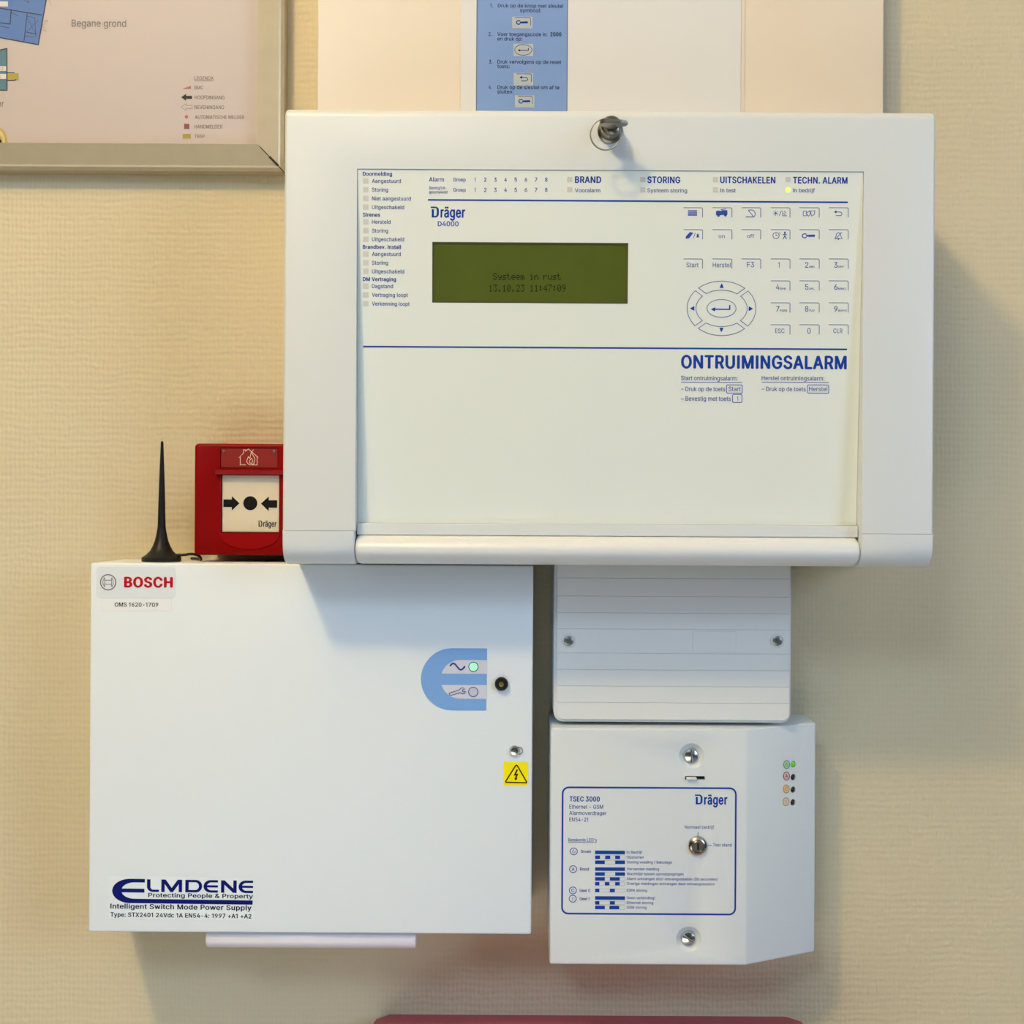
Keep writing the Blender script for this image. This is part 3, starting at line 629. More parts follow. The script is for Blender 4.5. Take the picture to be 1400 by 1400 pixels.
def brand_logo(k, x0, x1, top, base):
    """the D with its detached flag, then the rest of the word"""
    w = x1 - x0
    hgt = base - top
    dw = w * 0.235
    t = w * 0.062
    k.poly([(x0, top), (x0 + dw * .62, top), (x0 + dw * .62, top + hgt * .13), (x0, top + hgt * .13)])
    k.rect(x0 + dw * .12, top + hgt * .24, x0 + dw * .12 + t, base)
    k.rect(x0 + dw * .12, base - hgt * .13, x0 + dw * .66, base)
    o = arc(x0 + dw * .55, top + hgt * .34, dw * .45, hgt * .34, -90, 0, 6) + arc(x0 + dw * .55, base - hgt * .34, dw * .45, hgt * .34, 0, 90, 6)
    i = arc(x0 + dw * .55, top + hgt * .36, dw * .45 - t, hgt * .24, -90, 0, 6) + arc(x0 + dw * .55, base - hgt * .36, dw * .45 - t, hgt * .24, 0, 90, 6)
    k._add(k._rel(o + i, x0, base), [(n, n + 1, 15 + n, 14 + n) for n in range(13)])
    k.text('räger', x0 + dw * 1.2, x1, base, hgt * 0.96, 0.032)


def e_shape(k, x0, x1, y0, y1, th, lt, mid, xlong=None):
    """rounded E: x0 left edge, th arm thickness, lt left thickness"""
    ry = (y1 - y0) / 2
    cy = (y0 + y1) / 2
    rx = min(ry * 1.25, (x1 - x0) * .55)
    cx = x0 + rx
    ri = ry - th
    irx = rx - lt + (x1 - x0) * 0.06
    icx = x0 + lt + irx
    m = mid / 2
    am = math.degrees(math.asin(m / ri))
    xe = xlong or x1
    pts = [(x1, y0)] + arc(cx, cy, rx, ry, 270, 90, 18) + [(xe, y1), (xe, y1 - th)]
    pts += arc(icx, cy, irx, ri, 90, 180 - am, 8) + [(x1, cy + m), (x1, cy - m)]
    pts += arc(icx, cy, irx, ri, 180 + am, 270, 8) + [(x1, y0 + th)]
    k.poly(pts, (x0, cy))


# ------------------------------------------------------------------ the room
def structure(name, x0, x1, h0, h1, z0, z1, m):
    bm = bmesh.new()
    bm_box(bm, x0, x1, h0, h1, z0, z1)
    o = from_bm(name, bm, m)
    o['kind'] = 'structure'
    return o


structure('wall_back', -3, 3, -0.12, 0, 0, 3.2, WALL)
structure('floor', -3, 3, 0, 3.6, -0.1, 0, mat('grey_floor', (0.30, 0.29, 0.27), 0.5, vary=0.1, bscale=30))
structure('ceiling', -3, 3, 0, 3.6, 3.2, 3.3, mat('ceiling_paint', (0.8, 0.79, 0.76), 0.8, vary=0.03, bscale=20))


# ------------------------------------------------------------------ floor plan in aluminium frame
def floor_plan():
    xr = W(383, 100, 0.02).x + 0.0018
    zb = W(200, 230, 0.02).z
    xl, zt = xr - 0.62, zb + 0.46
    root = thing('floor_plan_frame', ((xl + xr) / 2, 0, zb), 'aluminium frame holding a pale building floor plan, left of the large alarm panel', 'picture frame')
    wd = W(377, 100, 0.02).x - W(350, 100, 0.02).x     # face width
    hf = 0.020

    def rail(side, gap=0.0005):
        # outline (distance from outer edge, h)
        prof = [(0, 0.0004), (0.0, hf - 0.007), (0.0022, hf - 0.0045), (0.0036, hf - 0.0036), (0.0046, hf - 0.0034), (wd + 0.004, hf), (wd + 0.004, hf - 0.012), (0.006, 0.0004)]
        bm = bmesh.new()
        A, B = [], []
        for d, h in prof:
            if side == 'b':
                a, b = (xl + d + gap, -h, zb + d), (xr - d - gap, -h, zb + d)
            elif side == 't':
                a, b = (xl + d + gap, -h, zt - d), (xr - d - gap, -h, zt - d)
            elif side == 'r':
                a, b = (xr - d, -h, zb + d + gap), (xr - d, -h, zt - d - gap)
            else:
                a, b = (xl + d, -h, zb + d + gap), (xl + d, -h, zt - d - gap)
            A.append(bm.verts.new(a)); B.append(bm.verts.new(b))
        n = len(prof)
        bm.faces.new(A); bm.faces.new(B[::-1])
        for i in range(n):
            bm.faces.new((A[i], B[i], B[(i + 1) % n], A[(i + 1) % n]))
        from_bm('rail', bm, ALU, root)
    for s_ in 'brtl':
        rail(s_)
    bm = bmesh.new()
    hs = hf - 0.010
    bm_box(bm, xl + 0.006, xr - 0.006, 0.002, hs, zb + 0.006, zt - 0.006)
    sheet = from_bm('plan_sheet', bm, mat('plan_paper', (0.497, 0.43, 0.41), 0.4), root)
    # dark mitre gap behind the corner joint
    bm = bmesh.new()
    prism(bm, [(xr - 0.0175, zb + 0.0160), (xr - 0.0165, zb + 0.0178), (xr - 0.003, zb + 0.0042), (xr - 0.0042, zb + 0.003)], 'h', 0.011, hf - 0.0022)
    from_bm('mitre_gap', bm, HOLE, root)

    pl = front(hs)
    wl = mat('plan_dark_line', (0.03, 0.035, 0.07), 0.6)
    # blue building
    k = Ink(pl)
    k.use(0)
    k.poly([(-75, 38.5), (-58, -70), (75, -70), (63.7, 0), (53.2, 61.2)])
    k.off = 0.0002
    k.use(1)
    k.line([(75.5, -70), (63.7, 0), (53.2, 61.2), (-75, 38.5)], 1.5)
    k.line([(-60, -2), (0, 11), (57.5, 20)], 1.3)
    k.line([(37.5, 17), (33, 57.5)], 1.0)
    k.line([(15.5, 13), (14, 33), (0, 31.5)], 1.4)
    k.line([(36, 22), (47, 24)], .6); k.line([(36, 44), (49, 46.5)], .9); k.line([(34, 49), (47, 51)], .6)
    k.line([(47.5, 24), (49.5, 50)], .6); k.line([(37, 24), (49, 46)], .5); k.line([(52, 28), (36, 45)], .5)
    k.line([(16, 17), (25, 22)], .7); k.line([(0, 36), (13, 38)], .7); k.line([(33, 0), (39, 4), (38, -4)], .7)
    k.use(2)
    k.line([(66, -3), (70, 8)], .7); k.line([(58, 28), (66, 28), (58, 35), (64, 43), (57, 41)], .6)
    k.use(3)
    k.rect(-20, 2, 11, 9)
    k.build('building_print', [mat('plan_blue', (0.055, 0.16, 0.46), 0.5), wl, mat('plan_thin_line', (0.30, 0.27, 0.26), 0.6), mat('plan_label', (0.62, 0.60, 0.60), 0.5)], sheet)
    # teal building with stair
    k = Ink(pl)
    k.use(0)
    k.poly([(-60, 84), (0, 68), (9.5, 66), (10, 123), (-60, 123)])
    k.off = 0.0002
    k.use(1)
    k.line([(-60, 84), (0, 68), (9.5, 66), (10, 123), (-60, 123)], 1.3)
    k.line([(9, 99.5), (20, 99.5)], 1.2); k.line([(9, 110), (20, 110), (22, 108.5)], 1.2)
    k.use(2)
    k.rect(9.5, 100.2, 25.5, 109.2)
    k.use(3)
    k.rect(-20, 90.5, 8.6, 97); k.rect(-20, 101, 8.6, 108)
    k.use(4)
    k.off = 0.0003
    k.line([(10, 103), (25, 103)], .5); k.line([(10, 106.3), (25, 106.3)], .5); k.line([(15, 100.5), (15, 109)], .4); k.line([(20, 100.5), (20, 109)], .4)
    k.text('23', -2, 5, 96, 4)
    k.text('2', -1, 1.5, 107, 4)
    k.build('building_print', [mat('plan_teal', (0.06, 0.17, 0.24), 0.5), wl, mat('plan_yellow', (0.40, 0.34, 0.03), 0.5), MATS['plan_label'], MATS['plan_thin_line']], sheet)
    # gold seal
    k = Ink(pl)
    k.use(0); k.disc(-1, 196, 11.5, 21, 40)
    k.off = 0.0002
    k.use(1); k.disc(-1, 196, 8.2, 17, 36)
    k.off = 0.0003
    k.use(0); k.disc(-1, 194, 5, 9)
    k.use(2); k.disc(-1, 193.5, 3.2, 3.2)
    k.build('gold_seal', [mat('seal_gold', (0.52, 0.40, 0.09), 0.3, 0.5), mat('seal_pale', (0.62, 0.52, 0.30), 0.4), wl], sheet)
    # lettering
    k = Ink(pl)
    k.use(0)
    k.text('Begane grond', 98, 172.5, 36.4, 9.6)
    k.text('er', -3.5, 5.5, 146, 9)
    k.use(1)
    rows = [('LEGENDA', 266, 292, 109.3), ('BMC', 266, 278, 122.3), ('HOOFDINGANG', 266, 307, 135.6), ('NEVENINGANG', 266, 306.5, 149),
            ('AUTOMATISCHE MELDER', 266.5, 334, 162.4), ('HANDMELDER', 266, 304, 175.6), ('TRAP', 266, 280, 188.8)]
    for t, a, b, y in rows:
        k.text(t, a, b, y, 4.9, 0.008)
    k.line([(266, 110.7), (292, 110.7)], .6)
    k.build('lettering', [mat('plan_ink', (0.15, 0.14, 0.14), 0.7, spec=0.06), mat('plan_ink_small', (0.20, 0.17, 0.16), 0.7, spec=0.06)], sheet)
    k = Ink(pl)
    k.use(0)   # dark arrow
    k.poly([(247.5, 133), (254.5, 128.3), (254.5, 131), (262.5, 131), (262.5, 135.2), (254.5, 135.2), (254.5, 137.8)])
    k.use(4)
    k.line([(247.5, 146.3), (254.5, 141.8), (254.5, 144.2), (262.7, 144.2), (262.7, 148.4), (254.5, 148.4), (254.5, 151)], .7, True)
    k.use(1)
    k.poly([(249, 121.5), (261, 117.3), (261, 121.5)])
    k.disc(255, 159.7, 2.3)
    k.use(2); k.rect(251.7, 169.3, 258.8, 176.3)
    k.use(3); k.rect(250, 183, 260.8, 189.3)
    k.build('legend_symbols', [mat('legend_dark', (0.06, 0.055, 0.05), 0.7, spec=0.06), mat('legend_red', (0.42, 0.12, 0.10), 0.6), mat('legend_maroon', (0.22, 0.06, 0.06), 0.6),
                               mat('legend_olive', (0.36, 0.29, 0.05), 0.6), MATS['plan_thin_line']], sheet)


floor_plan()


# ------------------------------------------------------------------ notice board and instruction sheet above the panel
def small_key(k, cx, cy, s=1.0):
    k.ring(cx - 5.2 * s, cy, 3.4 * s, 2.9 * s, 1.5 * s, 20, 40, 320)
    k.poly([(cx - 3.2 * s, cy - 1.1 * s), (cx + 1 * s, cy - 1.6 * s), (cx + 9 * s, cy - 1.9 * s), (cx + 10 * s, cy), (cx + 8.4 * s, cy + 1.9 * s), (cx + 7 * s, cy + .9 * s),
            (cx + 5.4 * s, cy + 1.9 * s), (cx + 4 * s, cy + .9 * s), (cx + 2.4 * s, cy + 1.9 * s), (cx + 1 * s, cy + 1.3 * s), (cx - 3.2 * s, cy + 1.1 * s)])


def return_arrow(k, cx, cy, s=1.0):
    k.line([(cx + 11.5 * s, cy - 5 * s), (cx + 11.5 * s, cy + 1 * s), (cx - 10 * s, cy + 1 * s)], 1.7 * s)
    k.poly([(cx - 15 * s, cy + 1 * s), (cx - 9 * s, cy - 2 * s), (cx - 9 * s, cy + 4 * s)])


def undo_arrow(k, cx, cy, s=1.0):
    k.line([(cx - 5 * s, cy - 2.6 * s), (cx + 2 * s, cy - 2.6 * s)] + arc(cx + 2 * s, cy, 3 * s, 2.6 * s, -60, 90, 8) + [(cx - 4 * s, cy + 2.6 * s)], .9 * s)
    k.poly([(cx - 6.5 * s, cy - 2.6 * s), (cx - 3 * s, cy - 4.8 * s), (cx - 3 * s, cy - .4 * s)])


def notice():
    hb = 0.028
    a = W(434, 60, hb)
    b = W(1208, 60, hb)
    zb = Z0 + 0.2895
    zt = zb + 0.36
    root = thing('notice_board', ((a.x + b.x) / 2, 0, zb), 'shallow cream notice board above the large alarm panel, behind the printed instruction sheet', 'notice board')
    bm = bmesh.new()
    bm_box(bm, a.x, b.x, 0.0005, hb, zb, zt, 0.0008, 2)
    from_bm('board', bm, mat('cream_board', (0.78, 0.69, 0.57), 0.35), root)

    hs = hb + 0.0009
    c0 = W(630, 60, hs); c1 = W(1013, 60, hs); c2 = W(1018.5, 60, hs)
    sroot = thing('instruction_sheet', ((c0.x + c1.x) / 2, -hb, zb + 0.001), 'white laminated sheet with a blue column of numbered steps, on the cream notice board', 'instruction sheet')
    bm = bmesh.new()
    bm_box(bm, c0.x, c1.x, hb + 0.0001, hs, zb + 0.001, zt - 0.03)
    paper = from_bm('paper', bm, mat('white_sheet', (0.745, 0.75, 0.75), 0.25), sroot)
    bm = bmesh.new()
    bm_box(bm, c1.x + 0.0002, c2.x, hb + 0.0001, hs - 0.0003, zb + 0.001, zt - 0.03, 0.0002, 1)
    from_bm('laminate_edge', bm, mat('laminate', (0.76, 0.68, 0.56), 0.12), sroot)
    pl = front(hs)
    k = Ink(pl)
    k.use(0)
    k.rect(651.7, -200, 775.9, 152)
    k.use(1)
    k.off = 0.0002
    k.line([(651.9, -200), (651.9, 152)], .9, anchor=(651.9, 60)); k.line([(775.7, -200), (775.7, 152)], .9, anchor=(775.7, 60))
    panel = k.build('blue_column', [mat('sheet_blue', (0.20, 0.33, 0.66), 0.3), mat('sheet_line', (0.10, 0.12, 0.2), 0.7, spec=0.06)], paper)
    k = Ink(pl, 0.0003)
    T = [('1.', 670, 674, 10.3), ('Druk op de knop met sleutel', 680.7, 769.8, 10.3), ('symbool:', 711, 739.5, 16.8),
         ('2.', 668, 672.3, 49.3), ('Voer toegangscode in:', 680, 748.5, 49.3), ('en druk op:', 680, 714, 55.6),
         ('3.', 668.5, 673, 87), ('Druk vervolgens op de reset', 680, 767.3, 87), ('toets:', 680, 697, 93.3),
         ('4.', 668, 672.5, 121.8), ('Druk op de sleutel om af te', 680, 764.8, 121.8), ('sluiten:', 680, 701.8, 127.9)]
    for t, x0, x1, y in T:
        k.text(t, x0, x1, y, 5.0, 0.006)
    k.text('2000', 752.3, 767.5, 49.6, 5.2, 0.03)
    k.build('lettering', mat('sheet_ink', (0.035, 0.05, 0.10), 0.7, spec=0.06), paper)
    patch = mat('icon_patch', (0.42, 0.48, 0.52), 0.4)
    for i, (x0, y0, x1, y1) in enumerate([(700, 23, 728, 39), (702, 60, 729, 77), (702, 100, 729, 117), (704, 130.5, 730.5, 147)]):
        k = Ink(pl, 0.0003)
        k.use(0); k.rect(x0, y0, x1, y1)
        k.off = 0.00045
        cx, cy = (x0 + x1) / 2, (y0 + y1) / 2
        if i != 1:
            k.use(2); k.line([(x0 + 4, y0 + 1.2), (x1 - 3.5, y0 + 1.2), (x1 - 2.6, y0 + 2.4), (x1 - 2.6, y0 + 12)], .8)
        k.use(1)
        if i in (0, 3):
            small_key(k, cx - .5, cy, .85)
        elif i == 1:
            return_arrow(k, cx + .5, cy, .55)
            k.use(2); k.ring(cx, cy, 11.8, 7.2, .8)
        else:
            undo_arrow(k, cx + 1, cy, .95)
        k.build('icon_print', [patch, BLUE, GREYINK], paper)


notice()


# ------------------------------------------------------------------ the large alarm panel
def alarm_panel():
    H = 0.140
    k1 = sc(H)
    xL = W(387.5, 450, H).x; xR = W(1278, 450, H).x
    zT = W(833, 149, H).z; zS = W(833, 727.5, H).z; zB = W(833, 774.5, H).z
    root = thing('fire_alarm_panel', ((xL + xR) / 2, 0, zB), 'large white fire alarm control panel with green display and blue keypad, centre of the wall', 'alarm panel')
    xa = W(487, 450, H).x; xb = W(1180, 450, H).x       # recess
    zrt = W(833, 232.5, H).z
    # housing with the tapering recess for the keypad foil
    r = 0.0065
    prof = [(0.0005, zS), (H, zS)] + arc(H - r, zT - r, r, r, 0, 90, 6) + [(0.0005, zT)]
    bm = bmesh.new()
    fa, fb, fs = prism(bm, prof, 'x', xL, xR)
    es = [e for f in (fa, fb) for e in f.edges if not all(abs(v.co.y + 0.0005) < 1e-6 for v in e.verts) and not all(abs(v.co.z - zS) < 1e-6 for v in e.verts)]
    bmesh.ops.bevel(bm, geom=es, offset=0.0022, segments=3, profile=0.5, affect='EDGES')
    ht, hb_ = H - 0.0014, H - 0.0145
    cut = bmesh.new()
    sl = (ht - hb_) / (zrt - zS)
    prism(cut, [(ht, zrt), (H + .05, zrt), (H + .05, zS - .02), (hb_ - sl * .02, zS - .02)], 'x', xa, xb)
    me = bool_diff(bm, [cut])
    link('housing', me, PLASTIC, root, 35)
    # bottom caps, left and right
    R = 0.016

    def cap(x0, x1):
        p = [(0.0005, zB)] + arc(H - R, zB + R, R, R, 270, 360, 10) + [(H, zS - 0.0004), (H - .0008, zS), (0.0005, zS)]
        bm = bmesh.new()
        fa, fb, fs = prism(bm, p, 'x', x0, x1)
        es = [e for f in (fa, fb) for e in f.edges if not all(abs(v.co.y + 0.0005) < 1e-6 for v in e.verts) and not all(v.co.z > zS - .001 for v in e.verts)]
        bmesh.ops.bevel(bm, geom=es, offset=0.0015, segments=2, profile=0.5, affect='EDGES')
        from_bm('end_cap', bm, PLASTIC2, root, 40)
    cap(xL, xa - 0.0006)
    cap(xb + 0.0002, xR)
    # body behind the bar
    bm = bmesh.new()
    bm_box(bm, xa - .0006, xb + .0002, 0.0005, H - 0.024, zB + .001, zS - .0002)
    from_bm('lower_body', bm, mat('panel_dark_gap', (0.35, 0.35, 0.35), 0.6), root)
    # rounded bar
    zt_ = W(833, 730.5, H).z
    x0, x1 = W(484.8, 750, H).x, W(1177.3, 750, H).x
    hh = (zt_ - zB) / 2
    zc = (zt_ + zB) / 2
    bm = bmesh.new()
    rr = 0.019
    p = [(H - 0.0238, zB + .0002), (H - rr, zB + .0002)] + arc(H - rr, zc, rr, hh - .0002, -90, 90, 16)[1:] + [(H - 0.0238, zt_ - .0002)]
    fa, fb, fs = prism(bm, p, 'x', x0, x1)
    es = [e for f in (fa, fb) for e in f.edges]
    bmesh.ops.bevel(bm, geom=es, offset=0.003, segments=3, profile=0.5, affect='EDGES')
    from_bm('handle_bar', bm, mat('bar_plastic', (0.76, 0.79, 0.80), 0.36), root, 40)
    # ledge under the foil
    hl = H - 0.0085
    zl1 = W(833, 717, hl).z; zl0 = W(833, 733, hl).z
    bm = bmesh.new()
    bm_box(bm, xa + .0003, xb - .0003, hb_ - .006, hl, zl0, zl1, .0006, 2)
    from_bm('ledge', bm, PLASTIC, root)

    # foil: tilted plane
    n = Vector((0, -1, -sl)).normalized()     # faces out and slightly down? corrected below
    p_top = Vector((0, -ht, zrt)); p_bot = Vector((0, -hb_, zS))
    d = (p_bot - p_top).normalized()
    n = Vector((1, 0, 0)).cross(d)
    if n.y > 0:
        n = -n
    pl = Plane(p_top + n * 0.0006, n)
    base = Plane(p_top, n)

    def on(px, py, off=0.0):
        return pl.uv(*U(px, py), off)
    # foil sheet with a window for the display
    dx0, dx1, dy0, dy1 = 591.0, 858.5, 331.5, 414.5
    q = [on(dx0, dy1), on(dx1, dy1), on(dx1, dy0), on(dx0, dy0)]
    zq0, zq1 = (q[0].z + q[1].z) / 2, (q[2].z + q[3].z) / 2
    xq0, xq1 = (q[0].x + q[3].x) / 2, (q[1].x + q[2].x) / 2
    zf0, zf1 = zl1 + .0002, zrt - .0002
    bm = bmesh.new()

    def fp(x, z, off):
        t = (z - pl.p.z) / d.z
        return pl.p + d * t + Vector((x, 0, 0)) + n * off
    xs = [xa + .0002, xq0, xq1, xb - .0002]
    zs = [zf0, zq0, zq1, zf1]
    g = [[bm.verts.new(fp(x, z, 0)) for z in zs] for x in xs]
    for i in range(3):
        for j in range(3):
            if i == 1 and j == 1:
                continue
            bm.faces.new((g[i][j], g[i + 1][j], g[i + 1][j + 1], g[i][j + 1]))
    hole = [g[1][1], g[2][1], g[2][2], g[1][2]]
    low = [bm.verts.new(v.co - n * 0.0022) for v in hole]
    for i in range(4):
        j = (i + 1) % 4
        bm.faces.new((hole[i], hole[j], low[j], low[i]))
    foil = from_bm('keypad_foil', bm, FOIL, root)
    # carve room: the display sits in the foil's window on a plate
    lcd_pl = Plane(pl.p - n * 0.0005, n)
    bm = bmesh.new()
    f0 = [bm.verts.new(fp(x, z, -0.0004)) for x, z in ((xq0, zq0), (xq1, zq0), (xq1, zq1), (xq0, zq1))]
    bm.faces.new(f0)
    disp = from_bm('display', bm, mat('lcd_green', (0.085, 0.115, 0.018), 0.22, vary=0.06, bscale=25), root)
    # shadow at the display window's edges, painted as four thin dark strips
    bm = bmesh.new()
    t = 0.0007
    for (a0, a1, b0, b1) in ((xq0, xq1, zq1 - t * 1.6, zq1), (xq0, xq1, zq0, zq0 + t), (xq0, xq0 + t, zq0, zq1), (xq1 - t, xq1, zq0, zq1)):
        A = [bm.verts.new(fp(x, z, -0.0003)) for x, z in ((a0, b0), (a1, b0), (a1, b1), (a0, b1))]
        B = [bm.verts.new(fp(x, z, 0.0001)) for x, z in ((a0, b0), (a1, b0), (a1, b1), (a0, b1))]
        bm.faces.new(B)
        for i in range(4):
            j = (i + 1) % 4
            bm.faces.new((A[i], A[j], B[j], B[i]))
    from_bm('display_edge_shade', bm, mat('lcd_edge_shade', (0.055, 0.05, 0.02), 0.5), disp)
    # dot-matrix lettering
    G = {'S': '01110 10001 10000 01110 00001 10001 01110', 'y': '00000 00000 10001 10001 01111 00001 01110', 's': '00000 00000 01111 10000 01110 00001 11110',
         't': '01000 01000 11100 01000 01000 01001 00110', 'e': '00000 00000 01110 10001 11111 10000 01110', 'm': '00000 00000 11010 10101 10101 10101 10101',
         'i': '00100 00000 01100 00100 00100 00100 01110', 'n': '00000 00000 10110 11001 10001 10001 10001', 'r': '00000 00000 10110 11001 10000 10000 10000',
         'u': '00000 00000 10001 10001 10001 10011 01101', '1': '00100 01100 00100 00100 00100 00100 01110', '3': '11111 00010 00100 00010 00001 10001 01110',
         '0': '01110 10001 10011 10101 11001 10001 01110', '2': '01110 10001 00001 00010 00100 01000 11111', '4': '00010 00110 01010 10010 11111 00010 00010',
         '7': '11111 00001 00010 00100 01000 01000 01000', '9': '01110 10001 10001 01111 00001 00010 01100', ':': '00000 01100 01100 00000 01100 01100 00000',
         '.': '00000 00000 00000 00000 00000 01100 01100'}
    k = Ink(lcd_pl, 0.0002)
    for txt, x0, y0 in (('Systeem in rust', 674.3, 373.3), ('13.10.23 11:47:09', 668.2, 389.3)):
        for c, ch in enumerate(txt):
            if ch == ' ':
                continue
            for rr_, row in enumerate(G[ch].split()):
                for cc, bit in enumerate(row):
                    if bit == '1':
                        px = x0 + c * 6.24 + cc * 1.06
                        py = y0 + rr_ * 1.36
                        k.rect(px, py, px + 1.0, py + 1.28)
    k.build('lettering', mat('lcd_dots', (0.016, 0.020, 0.008), 0.7, spec=0.06), disp)

    # printed lettering
    k = Ink(pl, 0.00015)
    k.use(0)
    heads = [('Doormelding', 496, 536, 240.2), ('Sirenes', 496, 519.8, 296.2), ('Brandbev. Install', 496, 548.2, 340.1), ('DM Vertraging', 496, 541.5, 384.2)]
    for t, a, b, y in heads:
        k.text(t, a, b, y, 5.2, 0.028)
    k.text('BRAND', 786, 822, 249.9, 8.6, 0.03)
    k.text('STORING', 885, 930, 250.1, 8.6, 0.03)
    k.text('UITSCHAKELEN', 984.5, 1060, 250.2, 8.6, 0.03)
    k.text('TECHN. ALARM', 1084, 1158.7, 250.6, 8.6, 0.03)
    k.text('ONTRUIMINGSALARM', 931, 1157.5, 503.2, 17.4, 0.034)
    brand_logo(k, 589, 636, 282.5, 297.2)
    k.text('D4000', 598.5, 627, 309.2, 6.6, 0.016)
    k.line([(585, 273.3), (1159, 273.3)], 2.1)
    k.line([(496.5, 473.8), (1158, 473.8)], 2.1)
    k.use(1)
    items = [('Aangestuurd', 548, 247.4), ('Storing', 530.6, 259.4), ('Niet aangestuurd', 561.7, 271.4), ('Uitgeschakeld', 552.5, 283.2),
             ('Hersteld', 534, 303.3), ('Storing', 530.6, 315.4), ('Uitgeschakeld', 552.5, 327.1), ('Aangestuurd', 548, 347.3), ('Storing', 530.6, 359.3),
             ('Uitgeschakeld', 552.5, 371.0), ('Dagstand', 537.4, 391.2), ('Vertraging loopt', 557.7, 403.2), ('Verkenning loopt', 560, 415.2)]
    for t, b, y in items:
        k.text(t, 508.5, b, y + 2.6, 5.3, 0.012)
    k.text('Alarm', 586.5, 607, 248.3, 5.9, 0.012)
    k.text('Groep', 619.7, 636.7, 248.0, 4.9, 0.012)
    k.text('Groep', 619.7, 636.7, 262.0, 4.9, 0.012)
    k.text('Storing/Uit-', 586.5, 610.5, 258.9, 3.9, 0.008)
    k.text('geschakeld', 586.5, 611.5, 264.4, 3.9, 0.008)
    for i in range(8):
        x = 649.5 + i * 13.9
        w = 1.4 if i == 0 else 3.4
        k.text(str(i + 1), x - w / 2, x + w / 2, 248.3, 5.4, 0.014)
        k.text(str(i + 1), x - w / 2, x + w / 2, 262.3, 5.4, 0.014)
    for t, a, b in (('Vooralarm', 786, 820.7), ('Systeem storing', 885, 939.3), ('In test', 985, 1005.6), ('In bedrijf', 1084, 1114)):
        k.text(t, a, b, 262.9, 5.4, 0.008)
    k.text('Start ontruimingsalarm:', 931, 1008.5, 519.8, 6.0, 0.008)
    k.text('Herstel ontruimingsalarm:', 1041.3, 1127, 519.8, 6.0, 0.008)
    k.line([(931, 522.4), (1014.5, 522.4)], .8)
    k.line([(1041.3, 522.4), (1133, 522.4)], .8)
    k.text('– Druk op de toets', 931, 991.5, 534.6, 6.0, 0.008)
    k.text('– Bevestig met toets', 931, 999, 547.8, 6.0, 0.008)
    k.text('– Druk op de toets', 1041.3, 1101.5, 534.6, 6.0, 0.008)
    k.text('Start', 995.8, 1012.6, 534.8, 6.2, 0.006)
    k.text('Herstel', 1106, 1131, 534.8, 6.2, 0.006)
    k.text('1', 1007.4, 1009, 547.8, 5.6, 0.006)
    for (a, b, c, e) in ((993.3, 526.2, 1014.8, 537.4), (1001.5, 539.3, 1014.3, 550.3), (1104, 526.2, 1133, 537.4)):
        k.line([(a + 1, b), (c - 1, b), (c, b + 1), (c, e - 1), (c - 1, e), (a + 1, e), (a, e - 1), (a, b + 1)], .9, True)
    k.build('lettering', [BLUE, BLUE2], foil)

    # indicator windows
    IND = mat('indicator_grey', (0.60, 0.61, 0.57), 0.45)
    spots = [(496.4, y - 3.7, 7.4) for _, _, y in items] + [(x, y, 7.0) for x in (775.5, 875.4, 974.6, 1074) for y in (242, 256) if not (x == 1074 and y == 256)]
    for x, y, s_ in spots:
        k = Ink(pl, 0.0001)
        k.rect(x, y, x + s_, y + s_)
        k.build('indicator_window', IND, foil)
    k = Ink(pl, 0.0002)
    k.disc(1077.6, 259.8, 3.4)
    o = k.build('indicator_window', mat('lit_green', (0.62, 1.0, 0.12), 0.4, emit=1.0), foil)
    o['label'] = 'lit green indicator'

    # keys: thin raised pads with bracket and legend
    PAD = mat('key_pad', (0.76, 0.815, 0.778), 0.42)
    cols = [(934.5, 960.5), (974, 1000.6), (1013.8, 1040), (1053.8, 1080), (1093, 1120), (1133, 1159.6)]
    rowy = [284, 314, 354, 384, 414, 444]

    def key(r_, c_, draw):
        x0, x1 = cols[c_]
        y0 = rowy[r_]
        k = Ink(pl, 0.0001)
        k.use(0)
        k.rect(x0, y0 - .6, x1 + .6, y0 + 14)
        k.off = 0.0002
        k.use(1)
        k.line([(x0, y0), (x1 - 1.2, y0), (x1, y0 + 1.2), (x1, y0 + 13.2)], .9)
        k.use(2)
        draw(k, (x0 + x1) / 2, y0)
        k.build('key', [PAD, BLUE3, BLUE2], foil)

    def word(t, w, cap=5.2, bold=0.004):
        return lambda k, cx, y: k.text(t, cx - w / 2 - .8, cx + w / 2 - .8, y + 11.3, cap, bold)

    def digit(dg, sm, w):
        def f(k, cx, y):
            x = cx - 6 if sm else cx - 3
            dw = 4.6 if dg != '1' else 1.8
            k.text(dg, x - (0 if sm else 0), x + dw, y + 12, 7.4, 0.006)
            if sm:
                k.text(sm, x + 5.2, x + 5.2 + w, y + 12, 2.7, 0.012)
        return f

    def bars(k, cx, y):
        for yy in (4.4, 7.2, 10):
            k.rect(cx - 7, y + yy - .9, cx + 5.5, y + yy + .9)

    def truck(k, cx, y):
        k.poly([(cx - 8.5, y + 5), (cx - 6, y + 4), (cx - 1, y + 4.4), (cx - .6, y + 3.2), (cx + 7, y + 3.4), (cx + 7.2, y + 9.6), (cx - 8.5, y + 10.4)])
        k.disc(cx - 5, y + 10.6, 1.9); k.disc(cx + 4.4, y + 10.2, 1.9)
        k.line([(cx - 2, y + 2.7), (cx + 5, y + 1.7)], .8)

